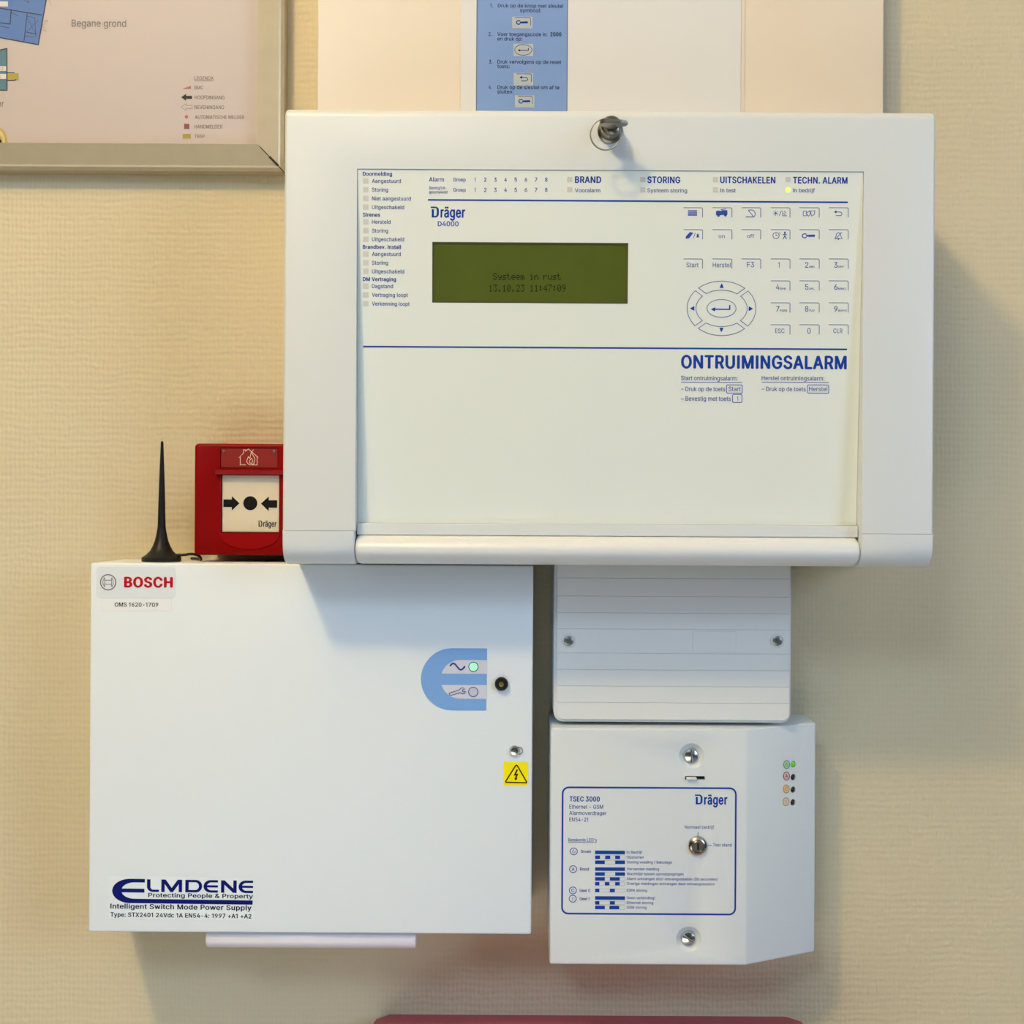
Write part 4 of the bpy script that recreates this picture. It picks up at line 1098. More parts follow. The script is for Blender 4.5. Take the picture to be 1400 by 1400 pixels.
    def wedge(k, cx, y):
        k.line([(cx - 7.5, y + 12.6), (cx + 4, y + 12.6)], 1.0)
        k.line([(cx - 4, y + 3.5), (cx + 3, y + 11.8)], .9)
        k.line([(cx - 3.5, y + 3.2)] + arc(cx + .5, y + 8.5, 5, 5.5, -80, 50, 8), .9)

    def lamp_(k, cx, y):
        k.disc(cx - 6.5, y + 7.6, 1.5)
        for a in range(0, 360, 45):
            c, s_ = math.cos(math.radians(a)), math.sin(math.radians(a))
            k.line([(cx - 6.5 + 2.2 * c, y + 7.6 + 2.2 * s_), (cx - 6.5 + 3.7 * c, y + 7.6 + 3.7 * s_)], .7)
        k.line([(cx - 1.6, y + 11), (cx + 1.4, y + 4)], .8)
        k.line([(cx + 3, y + 4.5), (cx + 3.2, y + 11), (cx + 9, y + 11)], .8); k.line([(cx + 5, y + 4.5), (cx + 8, y + 8)], .8); k.line([(cx + 4.5, y + 7.5), (cx + 6.5, y + 10)], .8)

    def boxes(k, cx, y):
        k.line([(cx - 8.4, y + 5), (cx - 4, y + 4.6), (cx - 3.6, y + 11), (cx - 8.4, y + 11)], .8, True)
        k.line([(cx - 4.5, y + 8), (cx, y + 4.2), (cx + 1.6, y + 8), (cx - 1, y + 11.6)], .8, True)
        k.line([(cx + 1.4, y + 4.6), (cx + 7.4, y + 4.2), (cx + 7, y + 9), (cx + 3, y + 11.4)], .8, True)

    def marker(k, cx, y):
        k.poly([(cx - 10, y + 9.5), (cx - 4.5, y + 3.4), (cx + .4, y + 4.2), (cx - 5, y + 11.4), (cx - 10, y + 12.6)])
        k.line([(cx + .2, y + 11.8), (cx + 3, y + 4.5)], .7)
        k.poly([(cx + 4, y + 10.6), (cx + 5, y + 9.4), (cx + 5.2, y + 6.6), (cx + 6.4, y + 5), (cx + 7.6, y + 6.6), (cx + 7.8, y + 9.4), (cx + 9, y + 10.6)])

    def clock(k, cx, y):
        k.ring(cx - 6, y + 8.2, 4.2, 4.2, .9)
        k.line([(cx - 6, y + 5.6), (cx - 6, y + 8.4), (cx - 3.6, y + 8.4)], .7)
        k.line([(cx - 1.5, y + 3.5), (cx + .2, y + 6.5)], .7)
        k.disc(cx + 6, y + 3.9, 1.2)
        k.line([(cx + 6, y + 5), (cx + 6, y + 8.6), (cx + 3.6, y + 13)], 1.1); k.line([(cx + 6, y + 8.6), (cx + 8.4, y + 13)], 1.1); k.line([(cx + 3, y + 7.4), (cx + 6, y + 5.6), (cx + 9, y + 7.4)], 1.0)

    def keyicon(k, cx, y):
        small_key(k, cx - 1.5, y + 8.5, .95)

    def bell(k, cx, y):
        k.line([(cx - 5, y + 12), (cx - 3.4, y + 9), (cx - 2.6, y + 5.5), (cx, y + 4), (cx + 2.6, y + 5.5), (cx + 3.4, y + 9), (cx + 5, y + 12)], .8, True)
        k.line([(cx - 4.5, y + 13.2), (cx + 4.5, y + 3.4)], .8)
        k.disc(cx, y + 12.8, 1.1)
    def undo(k, cx, y):
        undo_arrow(k, cx, y + 8.3, .95)
    for c_, f in enumerate((bars, truck, wedge, lamp_, boxes, undo)):
        key(0, c_, f)
    for c_, f in enumerate((marker, word('on', 8.6, 4.6), word('off', 9.4, 5), clock, keyicon, bell)):
        key(1, c_, f)
    for c_, f in enumerate((word('Start', 16.5, 6.2), word('Herstel', 24.2, 6.2), word('F3', 9.8, 7.2), digit('1', '', 0), digit('2', 'ABC', 8), digit('3', 'DEF', 8))):
        key(2, c_, f)
    for r_, tr in ((3, (('4', 'GHI', 8), ('5', 'JKL', 8), ('6', 'MNO', 11))), (4, (('7', 'PQRS', 10), ('8', 'TUV', 8), ('9', 'WXYZ', 12)))):
        for i, a in enumerate(tr):
            key(r_, 3 + i, digit(*a))
    key(5, 3, word('ESC', 12.6, 6)); key(5, 4, digit('0', '', 0)); key(5, 5, word('CLR', 12.6, 6))
    # ring of arrow keys
    cx, cy = 986.4, 421.6
    segs = [(227.8 + 4, 312.2 - 4, 233, 307), (-41, 41, -43, 43), (52 - 4.2, 132.2, 53, 127), (139, 221, 137, 223)]
    segs = [(-132.2, -47.8, -127, -53), (-40, 40, -42, 42), (47.8, 132.2, 53, 127), (140, 220, 138, 222)]
    tri = [[(0, -34.5), (2.9, -28), (-2.9, -28)], [(43.2, .3), (37.2, -3), (37.2, 3.6)], [(0, 33), (-2.9, 26.5), (2.9, 26.5)], [(-43.2, .3), (-37.2, -3), (-37.2, 3.6)]]
    for (a0, a1, b0, b1), t in zip(segs, tri):
        k = Ink(pl, 0.0001)
        o = arc(cx, cy, 47, 37.2, a0, a1, 14) + arc(cx, cy, 35, 25, b1, b0, 14)
        k.use(0); k.poly(o, (cx, cy))
        k.off = 0.0002
        k.use(1); k.line(o, .9, True, (cx, cy))
        k.use(2); k.poly([(cx + x, cy + y) for x, y in t], (cx, cy))
        k.build('key', [PAD, BLUE3, BLUE], foil)
    k = Ink(pl, 0.0001)
    k.use(0); k.disc(cx, cy, 20, 12.4, 40)
    k.off = 0.0002
    k.use(1); k.ring(cx, cy, 19.8, 12.2, .9, 40)
    k.use(2); return_arrow(k, cx, cy + .4, .98)
    k.build('key', [PAD, BLUE3, BLUE], foil)

    # lock barrel
    c = W(834, 179.5, H)
    bm = bmesh.new()
    lathe(bm, [(0.0088, -0.0003), (0.0088, 0.0012), (0.0072, 0.0022), (0.0070, 0.0125), (0.0060, 0.0135)], 32, c, 'h')
    from_bm('lock_barrel', bm, BRASSY, root, 40)
    return c


lock_c = alarm_panel()


# ------------------------------------------------------------------ key and ring in the panel lock
def lock_key():
    c = lock_c
    h1 = -c.y + 0.0136
    zc = W(836, 169.8, h1 + .010).z
    xc = W(839, 170, h1 + .010).x
    root = thing('key', (xc, -h1, zc), 'small metal key standing in the lock at the top of the alarm panel', 'key')
    # bow lies level, seen nearly edge-on from below
    bm = bmesh.new()
    pts = [(-0.0098, 0.0090), (-0.0094, 0.0150), (-0.0070, 0.0172), (0.0045, 0.0172), (0.0084, 0.0150), (0.0096, 0.0118), (0.0086, 0.0092), (0.0040, 0.0062), (0.0028, 0.0020), (-0.0028, 0.0020), (-0.0045, 0.0062)]
    prism(bm, [(xc + x, h1 + y) for x, y in pts], 'z', zc - 0.0011, zc + 0.0011)
    bmesh.ops.bevel(bm, geom=bm.edges[:], offset=0.0004, segments=2, affect='EDGES')
    from_bm('bow', bm, mat('key_metal', (0.34, 0.32, 0.27), 0.34, 1.0), root)
    bm = bmesh.new()
    lathe(bm, [(0.0046, 0.0001), (0.0050, 0.0012), (0.0044, 0.0032), (0.0030, 0.0040)], 20, (xc, -h1, zc), 'h')
    from_bm('collar', bm, BRASSY, root, 40)
    hr = h1 + 0.0095
    rc = W(827.8, 184, hr)
    R = 20.6 * sc(hr)
    bm = bmesh.new()
    torus(bm, rc, R, 0.00042, 56, 8, Matrix.Rotation(math.radians(8), 3, 'X'))
    torus(bm, rc + Vector((0.0001, -0.0008, 0.0)), R, 0.00042, 56, 8, Matrix.Rotation(math.radians(8), 3, 'X'))
    o = from_bm('key_ring', bm, mat('ring_steel', (0.40, 0.39, 0.36), 0.38, 1.0), None, 60)
    tag(o, 'thin steel split ring hanging from the key of the alarm panel', 'key ring')


lock_key()


# ------------------------------------------------------------------ red manual call point
def call_point():
    h = 0.050
    a = W(265.5, 683, h); b = W(413.2, 683, h)
    zt = W(340, 606.5, h).z; zb = W(340, 759.3, h).z
    root = thing('manual_call_point', ((a.x + b.x) / 2, 0, zb), 'red fire call point with cream break panel, left of the large alarm panel', 'call point')
    bm = bmesh.new()
    bm_box(bm, a.x + .003, b.x - .001, 0.0005, 0.030, zb + .003, zt - .002, .002, 2)
    from_bm('back_box', bm, RED, root)
    # front cover with an opening
    wx0, wx1 = W(302, 690, h).x, W(381.5, 690, h).x
    wz1, wz0 = W(340, 649, h).z, W(340, 728.2, h).z
    bm = bmesh.new()
    fa, fb, fs = prism(bm, rrect(a.x, b.x, zb, zt, .003, 4), 'h', 0.029, h)
    front_bevel(bm, [fb], .0018, 3)
    cut = bmesh.new()
    prism(cut, [(wx0, wz0), (wx1, wz0), (wx1, wz1), (wx0, wz1)], 'h', h - .005, h + .01)
    sx0, sx1 = W(301.3, 620, h).x, W(380, 620, h).x
    sz1, sz0 = W(340, 612, h).z, W(340, 640.2, h).z
    cut2 = bmesh.new()
    prism(cut2, [(sx0, sz0), (sx1, sz0), (sx1, sz1), (sx0, sz1)], 'h', h - .002, h + .01)
    # arched seam lines below the panel
    cuts = [cut, cut2]
    for x in (329, 353):
        c = bmesh.new()
        xx = W(x, 740, h).x
        bm_box(c, xx - .0003, xx + .0003, h - .0006, h + .01, zb + .004, wz0 - .0004)
        cuts.append(c)
    me = bool_diff(bm, cuts)
    link('cover', me, RED, root, 35)
    # hood above the panel
    bm = bmesh.new()
    hz1, hz0 = W(340, 641.5, h).z, W(340, 648.8, h).z
    prism(bm, [(h - .001, hz1), (h + .0025, hz1 - .001), (h + .0030, hz0), (h - .001, hz0)], 'x', wx0 - .004, b.x - .003)
    from_bm('hood', bm, RED, root)
    # lower arch
    bm = bmesh.new()
    cxm = (wx0 + wx1) / 2
    pts = arc(cxm, wz0 - .0008, .023, .012, 180, 360, 16)
    prism(bm, pts, 'h', h - .001, h + .0006)
    from_bm('lower_arch', bm, mat('red_plastic_arch', (0.29, 0.002, 0.003), 0.42, spec=0.12), root)
    # cream break panel
    bm = bmesh.new()
    hp = h - .0022
    bm_box(bm, wx0 + .0003, wx1 - .0003, h - .0052, hp, wz0 + .0003, wz1 - .0003, .0003, 1)
    bp = from_bm('break_panel', bm, mat('cream_element', (0.74, 0.68, 0.56), 0.35), root)
    pl = front(hp)
    k = Ink(pl)
    k.disc(342.2, 688, 9.6, 9.6, 32)
    k.poly([(305.5, 682.8), (317, 682.8), (317, 678.2), (327.5, 688), (317, 698), (317, 693.2), (305.5, 693.2)])
    k.poly([(379, 684), (367.5, 684), (367.5, 678.8), (356.8, 688.6), (367.5, 699), (367.5, 694.2), (379, 694.2)])
    k.build('symbols', BLACK, bp)
    k = Ink(pl)
    brand_logo(k, 352.8, 378, 711.8, 720)
    k.build('lettering', mat('call_point_ink', (0.02, 0.03, 0.07), 0.7, spec=0.06), bp)
    # clear sign strip with house on fire
    bm = bmesh.new()
    hs = h - .0006
    bm_box(bm, sx0 + .0003, sx1 - .0003, h - .0021, hs, sz0 + .0003, sz1 - .0003, .0003, 1)
    sg = from_bm('sign_strip', bm, mat('sign_red', (0.27, 0.03, 0.03), 0.2, spec=0.3), root)
    k = Ink(front(hs))
    k.line([(336, 635.5), (328.5, 635.5), (328.5, 624.5), (326.8, 625.6), (333, 619.5), (333, 615), (335.8, 615), (335.8, 616.8), (339.5, 613.8), (352.5, 625), (351.6, 625.6), (351.6, 635.5), (345, 635.5)], .9)
    k.line([(340, 635), (337, 631), (339.5, 624.5), (341.5, 627), (343.5, 618), (348.5, 627), (347, 634), (343, 635.6)], .9, True)
    k.line([(341.5, 633), (341, 630), (344, 626.5), (345.5, 630.5), (344, 633.5)], .8, True)
    k.line([(346.5, 614.5), (344.6, 618.2)], .7)
    k.build('house_flame_symbol', mat('sign_cream', (0.80, 0.62, 0.50), 0.4), sg)
    for x in (305.8, 374.6):
        bm = bmesh.new()
        lathe(bm, [(0.0014, -.0001), (0.0014, .0004), (.0010, .0006)], 14, W(x, 618, hs), 'h')
        from_bm('screw', bm, mat('dark_screw', (0.16, 0.09, 0.08), 0.4, 0.6), sg, 40)


call_point()


# ------------------------------------------------------------------ power supply box
HE = 0.080
EX0 = W(122.2, 1020, HE).x
EX1 = W(727.8, 1020, HE).x
EZ1 = W(425, 771.3, HE).z
EZ0 = W(425, 1276, HE).z
EZ1 = min(EZ1, Z0 - 0.0386)


def power_supply():
    root = thing('power_supply_box', ((EX0 + EX1) / 2, 0, EZ0), 'wide white metal power supply box with blue rounded logo and yellow warning sticker, lower left', 'power supply box')
    bm = bmesh.new()
    bm_box(bm, EX0 + .0015, EX1 - .0015, .0005, HE - .012, EZ0 + .0015, EZ1 - .0015)
    from_bm('back_box', bm, STEEL_W, root)
    bm = bmesh.new()
    bm_box(bm, EX0, EX1, .004, HE, EZ0, EZ1, .0014, 3)
    cover = from_bm('cover', bm, STEEL_W, root, 40)
    pl = front(HE)

    def sticker(name, x0, y0, x1, y1, m, r=3, t=.00015, tilt=0.0):
        k = Ink(pl, t)
        k.tilt = tilt
        k.poly([(x, y) for x, y in rrect(x0, x1, y0, y1, r, 4)], ((x0 + x1) / 2, (y0 + y1) / 2))
        k.off = 0
        # rim gives the sticker its thickness
        o = k.build(name, m, cover)
        return o
    s1 = sticker('maker_sticker', 131.7, 775.2, 240.3, 817.3, mat('clear_sticker', (0.765, 0.83, 0.875), 0.25), 5)
    k = Ink(pl, .0003)
    k.use(0)
    k.ring(148, 796, 10.4, 10.4, 1.5, 40)
    k.ring(148, 796, 7.2, 7.6, .9, 16, 135, 225); k.ring(148, 796, 7.2, 7.6, .9, 16, -45, 45)
    for s_ in (-1, 1):
        k.line([(148 + s_ * 4.6, 790.2), (148 + s_ * 4.6, 801.8)], .9)
        k.line([(148 + s_ * 4.6, 790.2), (148 + s_ * 6, 789.6)], .8); k.line([(148 + s_ * 4.6, 801.8), (148 + s_ * 6, 802.4)], .8)
    k.line([(143.6, 793.2), (152.4, 793.2)], .9); k.line([(143.6, 798.8), (152.4, 798.8)], .9)
    k.use(1)
    k.text('BOSCH', 169.7, 236.4, 802.6, 13.6, 0.045)
    k.build('lettering', [GREYLOGO, REDINK], cover)
    sticker('number_sticker', 138, 818.4, 234.5, 835, mat('paper_sticker', (0.84, 0.865, 0.875), 0.5, spec=.2), .6)
    k = Ink(pl, .0003)
    k.text('OMS 1620-1709', 157, 216.6, 829.2, 5.6, 0.012)
    k.build('lettering', BLACK, cover)

    # big rounded E with two status lights
    k = Ink(pl, .00015)
    k.use(1)
    k.rect(603, 901, 666, 956)
    k.use(0)
    k.off = .0003
    pts = [(665.7, 886.2)] + arc(618.5, 928.6, 43, 42.4, 270, 90, 24) + [(665.2, 971), (665.2, 955.2)]
    am = math.degrees(math.asin(7.7 / 26.5))
    pts += arc(629, 928.6, 26.5, 26.5, 90, 180 - am, 10) + [(665.5, 936.3), (665.5, 920.9)] + arc(629, 928.6, 26.5, 26.5, 180 + am, 270, 10) + [(665.7, 902)]
    k.poly(pts, (620, 928.6))
    k.use(2)
    k.off = .0004
    wv = [(615.2 + t * 20.5 / 20, 911.2 - 4.3 * math.sin(2 * math.pi * t / 20 + .15)) for t in range(21)]
    k.line(wv, 2.2)
    k.ring(647.3, 911.6, 6.3, 6.3, 1.1)
    # wrench outline
    wr = [(614.2, 947.6), (628, 942.9), (630.2, 940.6), (633.5, 940.2), (634.8, 942), (632, 943.6), (633, 946), (636.3, 945), (635.6, 947.6), (632.5, 948.4), (629, 946.8), (617, 950.6), (614.4, 950)]
    k.line(wr, .9, True)
    k.ring(647, 945.9, 6.4, 6.4, 1.0)
    k.build('status_logo', [LIGHTBLUE, mat('pale_lavender', (0.66, 0.69, 0.82), 0.4), mat('print_indigo', (0.06, 0.07, 0.30), 0.7, spec=0.06)], cover)
    k = Ink(pl, .0005)
    k.disc(647.3, 911.6, 5.7)
    o = k.build('status_light', mat('lit_mint', (0.36, 0.95, 0.55), 0.4, emit=0.45), cover)
    o['label'] = 'lit green status light'
    k = Ink(pl, .0005)
    k.disc(647, 945.9, 5.8)
    k.build('status_light', mat('unlit_light', (0.56, 0.60, 0.74), 0.4), cover)

    # black plug with brass centre
    bm = bmesh.new()
    c = W(685.6, 934.6, HE)
    lathe(bm, [(.0050, -.0002), (.0050, .0030), (.0044, .0040), (.0026, .0042), (.0022, .0026)], 28, c, 'h')
    pg = from_bm('black_plug', bm, DARK, cover, 40)
    bm = bmesh.new()
    lathe(bm, [(.0021, .0026), (.0021, .0034), (.0008, .0036)], 14, c, 'h')
    from_bm('plug_centre', bm, mat('dull_brass', (0.24, 0.19, 0.05), 0.4, 0.8), pg, 40)
    # cross-head screw with washer tail
    c = W(703.4, 1026.3, HE)
    bm = bmesh.new()
    lathe(bm, [(.0040, -.0002), (.0040, .0012), (.0028, .0026), (.0010, .0030)], 24, c, 'h')
    cs = []
    for ang in (20, 110):
        cb = bmesh.new()
        bm_box(cb, -.0026, .0026, -.01, .01, -.00045, .00045)
        cb.transform(Matrix.Translation(c + Vector((0, -.0118, 0))) @ Matrix.Rotation(math.radians(ang), 4, 'Y'))
        cs.append(cb)
    link('screw', bool_diff(bm, cs), CHROME, cover, 35)
    bm = bmesh.new()
    cw = W(709.5, 1026, HE)
    torus(bm, cw + Vector((0, -.0006, 0)), .0026, .0005, 24, 6)
    from_bm('screw_washer', bm, CHROME, cover, 60)

    # warning sticker
    k = Ink(pl, .00015)
    k.use(0)
    k.poly(rrect(688.3, 722.3, 1041.8, 1074, 1.2, 3), (705, 1058))
    k.off = .0003
    k.use(1)
    k.line([(706.2, 1046), (707.4, 1046.9), (720, 1068.6), (719.6, 1070), (692.2, 1069.6), (691.6, 1068.2), (704.8, 1046.9)], 1.7, True)
    k.poly([(706.3, 1051.6), (702.3, 1060.2), (705.4, 1060.2), (703.8, 1064.4), (702.7, 1063.8), (705.4, 1067.2), (707.6, 1063.4), (706.2, 1063.6), (708.6, 1057.6), (705.6, 1057.8), (708.2, 1052.4)], (705, 1058))
    k.build('warning_sticker', [mat('warning_yellow', (1.0, 0.86, 0.003), 0.5, spec=.2), mat('warning_black', (0.03, 0.028, 0.01), 0.7, spec=0.06)], cover)

    # maker's logo and lines at the lower left
    tl = math.radians(0.42)
    sticker('type_sticker', 148.5, 1198.5, 348.5, 1257.5, mat('type_clear', (0.785, 0.86, 0.91), 0.3), 1, tilt=tl)
    k = Ink(pl, .0003)
    k.use(0)

    def tx(f):
        k.tilt = tl
        f()
    k.tilt = tl
    AN = (153.5, 1217.5)
    # large E with its long foot
    pts = [(198, 1201)] + arc(178, 1217.6, 24.5, 16.6, 270, 90, 20) + [(345.7, 1234.2), (345.7, 1228.4), (186, 1228.2)]
    am = math.degrees(math.asin(2.6 / 11.2))
    pts += arc(184, 1217, 18, 11.2, 90, 180 - am, 8) + [(197.6, 1219.6), (197.6, 1214.4)] + arc(184, 1217, 18, 11.2, 180 + am, 270, 8) + [(198, 1205.8)]
    k.poly(pts, AN)
    y0, y1 = 1201.4, 1218.4
    k.poly([(201, y0), (205.6, y0), (205.6, y1 - 6)] + arc(209.6, y1 - 7, 4, 4, 180, 90, 5) + [(217.5, y1 - 3), (217.5, y1)] + arc(209, y1 - 7, 8, 7, 90, 180, 6), AN)
    k.poly([(220.6, y1), (220.6, y0), (226.5, y0), (234.8, y1 - 5.6), (243, y0), (249, y0), (249, y1), (244.4, y1), (244.4, y0 + 6), (236.6, y1), (233, y1), (225.2, y0 + 6), (225.2, y1)], AN)
    o = [(253.4, y0)] + arc(268, (y0 + y1) / 2, 8.4, 8.5, -90, 90, 12) + [(253.4, y1)]
    i = [(258, y0 + 3.2)] + arc(267, (y0 + y1) / 2, 5, 5.3, -90, 90, 12) + [(258, y1 - 3.2)]
    nn = len(o)
    k._add(k._rel(o + i, *AN), [(j, (j + 1) % nn, nn + (j + 1) % nn, nn + j) for j in range(nn)])
    for xa_, xb_ in ((278.3, 298), (326.2, 346)):
        pp = [(xb_, y0)] + arc(xa_ + 9.5, (y0 + y1) / 2, 9.5, 8.5, 270, 90, 14) + [(xb_, y1), (xb_, y1 - 3.1)]
        am = math.degrees(math.asin(1.5 / 5.4))
        pp += arc(xa_ + 10.6, (y0 + y1) / 2, 6, 5.4, 90, 180 - am, 6) + [(xb_, (y0 + y1) / 2 + 1.5), (xb_, (y0 + y1) / 2 - 1.5)] + arc(xa_ + 10.6, (y0 + y1) / 2, 6, 5.4, 180 + am, 270, 6) + [(xb_, y0 + 3.1)]
        k.poly(pp, AN)
    k.poly([(302.2, y1), (302.2, y0), (307, y0), (319, y1 - 6), (319, y0), (323.6, y0), (323.6, y1), (318.8, y1), (306.8, y0 + 6), (306.8, y1)], AN)
    k.use(1)
    k.text('Protecting People & Property', 202.8, 346, 1226.2, 5.6, 0.022)
    k.text('Intelligent Switch Mode Power Supply', 151, 344, 1241.8, 6.6, 0.024)
    k.text('Type: STX2401 24Vdc 1A EN54-4: 1997 +A1 +A2', 151, 343.8, 1252.9, 5.8, 0.022)
    k.build('lettering', [NAVY, mat('type_ink', (0.015, 0.018, 0.05), 0.7, spec=0.06)], cover)


power_supply()


# ------------------------------------------------------------------ white rod under the box
def rod():
    h = 0.070
    a = W(283, 1288, h); b = W(570, 1291, h)
    r = 0.0068
    z = EZ0 - r - 0.0004
    bm = bmesh.new()
    n = 24
    prof = [(.6, 0), (.93, .0006), (1, .0015)]
    L = b.x - a.x
    pts, rad = [], []
    for k_, d in prof:
        pts.append((a.x + d, -h, z)); rad.append(r * k_)
    for k_, d in prof[::-1]:
        pts.append((b.x - d, -h, z)); rad.append(r * k_)
    tube(bm, pts, rad, n)
    o = from_bm('plastic_rod', bm, mat('lavender_white_plastic', (0.78, 0.76, 0.83), 0.3), None, 40)
    tag(o, 'short round white plastic rod along the underside of the power supply box', 'rod')


rod()


# ------------------------------------------------------------------ antenna standing on the box
def antenna():
    h = 0.050
    s = sc(h)
    c = W(220.7, 769, h)
    c.z = EZ1 + .0003
    root = thing('magnet_antenna', c, 'black whip antenna with flared foot on top of the power supply box', 'antenna')
    bm = bmesh.new()
    P = [(26, 0), (26.3, 1), (26.3, 5), (25, 6), (20.5, 9), (15.5, 14), (11.8, 20.5), (9, 28), (7.2, 36), (6.0, 43), (5.6, 46)]
    lathe(bm, [(r * s, d * s) for r, d in P], 40, c, 'z')
    from_bm('foot', bm, DARK, root, 40)
    bm = bmesh.new()
    P = [(5.4, 45), (5.0, 60), (4.4, 85), (3.6, 112), (2.6, 140), (1.9, 157), (1.8, 162), (1.2, 164)]
    lathe(bm, [(r * s, d * s) for r, d in P], 24, c, 'z')
    from_bm('whip', bm, mat('whip_black', (0.010, 0.011, 0.012), 0.5, spec=0.2), root, 40)
    bm = bmesh.new()
    z = W(240, 759, h).z
    pts = [W(x, y, hh) for x, y, hh in ((232, 760.5, h), (240, 759.6, h), (247, 758.8, h))]
    tube(bm, pts, [2.6 * s, 2.6 * s, 2.2 * s], 12)
    from_bm('cable_sleeve', bm, DARK, root, 40)
    bm = bmesh.new()
    ctl = [(245, 759, h), (253, 758.4, h), (261, 757.4, h), (268, 758.4, h - .002), (273, 761, h - .006), (274.6, 765, h - .012), (272, 767, h - .020), (262, 766, h - .030)]
    pts = [W(*q) for q in ctl]
    # smooth the path
    sm = []
    for i in range(len(pts) - 1):
        p0, p1, p2, p3 = pts[max(i - 1, 0)], pts[i], pts[i + 1], pts[min(i + 2, len(pts) - 1)]
        for t in (0, .25, .5, .75):
            sm.append(0.5 * ((2 * p1) + (p2 - p0) * t + (2 * p0 - 5 * p1 + 4 * p2 - p3) * t * t + (3 * p1 - p0 - 3 * p2 + p3) * t ** 3))
    sm.append(pts[-1])
    for p in sm:
        p.z = max(p.z, EZ1 + .0014)
    tube(bm, sm, 1.9 * s, 10)
    from_bm('cable', bm, DARK, root, 60)


antenna()


# ------------------------------------------------------------------ ribbed junction box
HJ = 0.060


def junction_box():
    x0 = W(757.5, 880, HJ).x; x1 = W(1082, 880, HJ).x
    zt = Z0 - 0.0388
    zb = W(920, 988, HJ).z
    root = thing('junction_box', ((x0 + x1) / 2, 0, zb), 'white plastic box with horizontally grooved lid, directly under the alarm panel', 'junction box')
    s = sc(HJ)
    bm = bmesh.new()
    fa, fb, fs = prism(bm, rrect(x0, x1, zb, zt, 13 * s, 6, 'b'), 'h', .0005, HJ - .0016)
    front_bevel(bm, [fb], .0006, 2)
    from_bm('base', bm, JBOX, root, 40)
    gro = [790.5, 815.3, 838.2, 860.5, 893.5, 916.2, 938.6, 961.2]
    lx0, lx1 = x0 + 4 * s, x1 - 2.2 * s
    lz0 = zb + 3.6 * s
    zs = [zt] + [W(920, y, HJ).z for y in gro] + [lz0]
    bm = bmesh.new()
    fa, fb, fs = prism(bm, rrect(lx0, lx1, lz0, zt, 10 * s, 6, 'b'), 'h', HJ - .0018, HJ - .0005)
    for i in range(len(zs) - 1):
        a, b = zs[i + 1] + .00016, zs[i] - .00016
        if i == len(zs) - 2:
            out = rrect(lx0, lx1, lz0, b, 10 * s, 6, 'b')
        else:
            out = [(lx0, a), (lx1, a), (lx1, b), (lx0, b)]
        fa, fb, fs = prism(bm, out, 'h', HJ - .0008, HJ)
        front_bevel(bm, [fb], .00022, 1)
    lid = from_bm('lid', bm, JBOX, root)
    # little label clip in the middle band
    bm = bmesh.new()
    c0, c1 = W(947, 876, HJ).x, W(1006.5, 876, HJ).x
    bm_box(bm, c0, c1, HJ - .0003, HJ + .0005, zs[5] + .0014, zs[4] - .0012, .0002, 1)
    from_bm('label_clip', bm, JBOX, lid)
    for x in (777.3, 1062.8):
        c = W(x, 876.3, HJ)
        bm = bmesh.new()
        torus(bm, c, .0050, .0005, 28, 6)
        from_bm('screw_seat', bm, JBOX, lid, 60)
        bm = bmesh.new()
        lathe(bm, [(.0036, -.0003), (.0036, .0007), (.0030, .0011)], 24, c, 'h')
        cs = []
        for ang in (38, 128):
            cb = bmesh.new()
            bm_box(cb, -.0021, .0021, -.01, .01, -.0005, .0005)
            cb.transform(Matrix.Translation(c + Vector((0, -.0103, 0))) @ Matrix.Rotation(math.radians(ang), 4, 'Y'))
            cs.append(cb)
        link('screw', bool_diff(bm, cs), mat('grey_screw', (0.30, 0.32, 0.30), 0.35, 0.8), lid, 35)


junction_box()


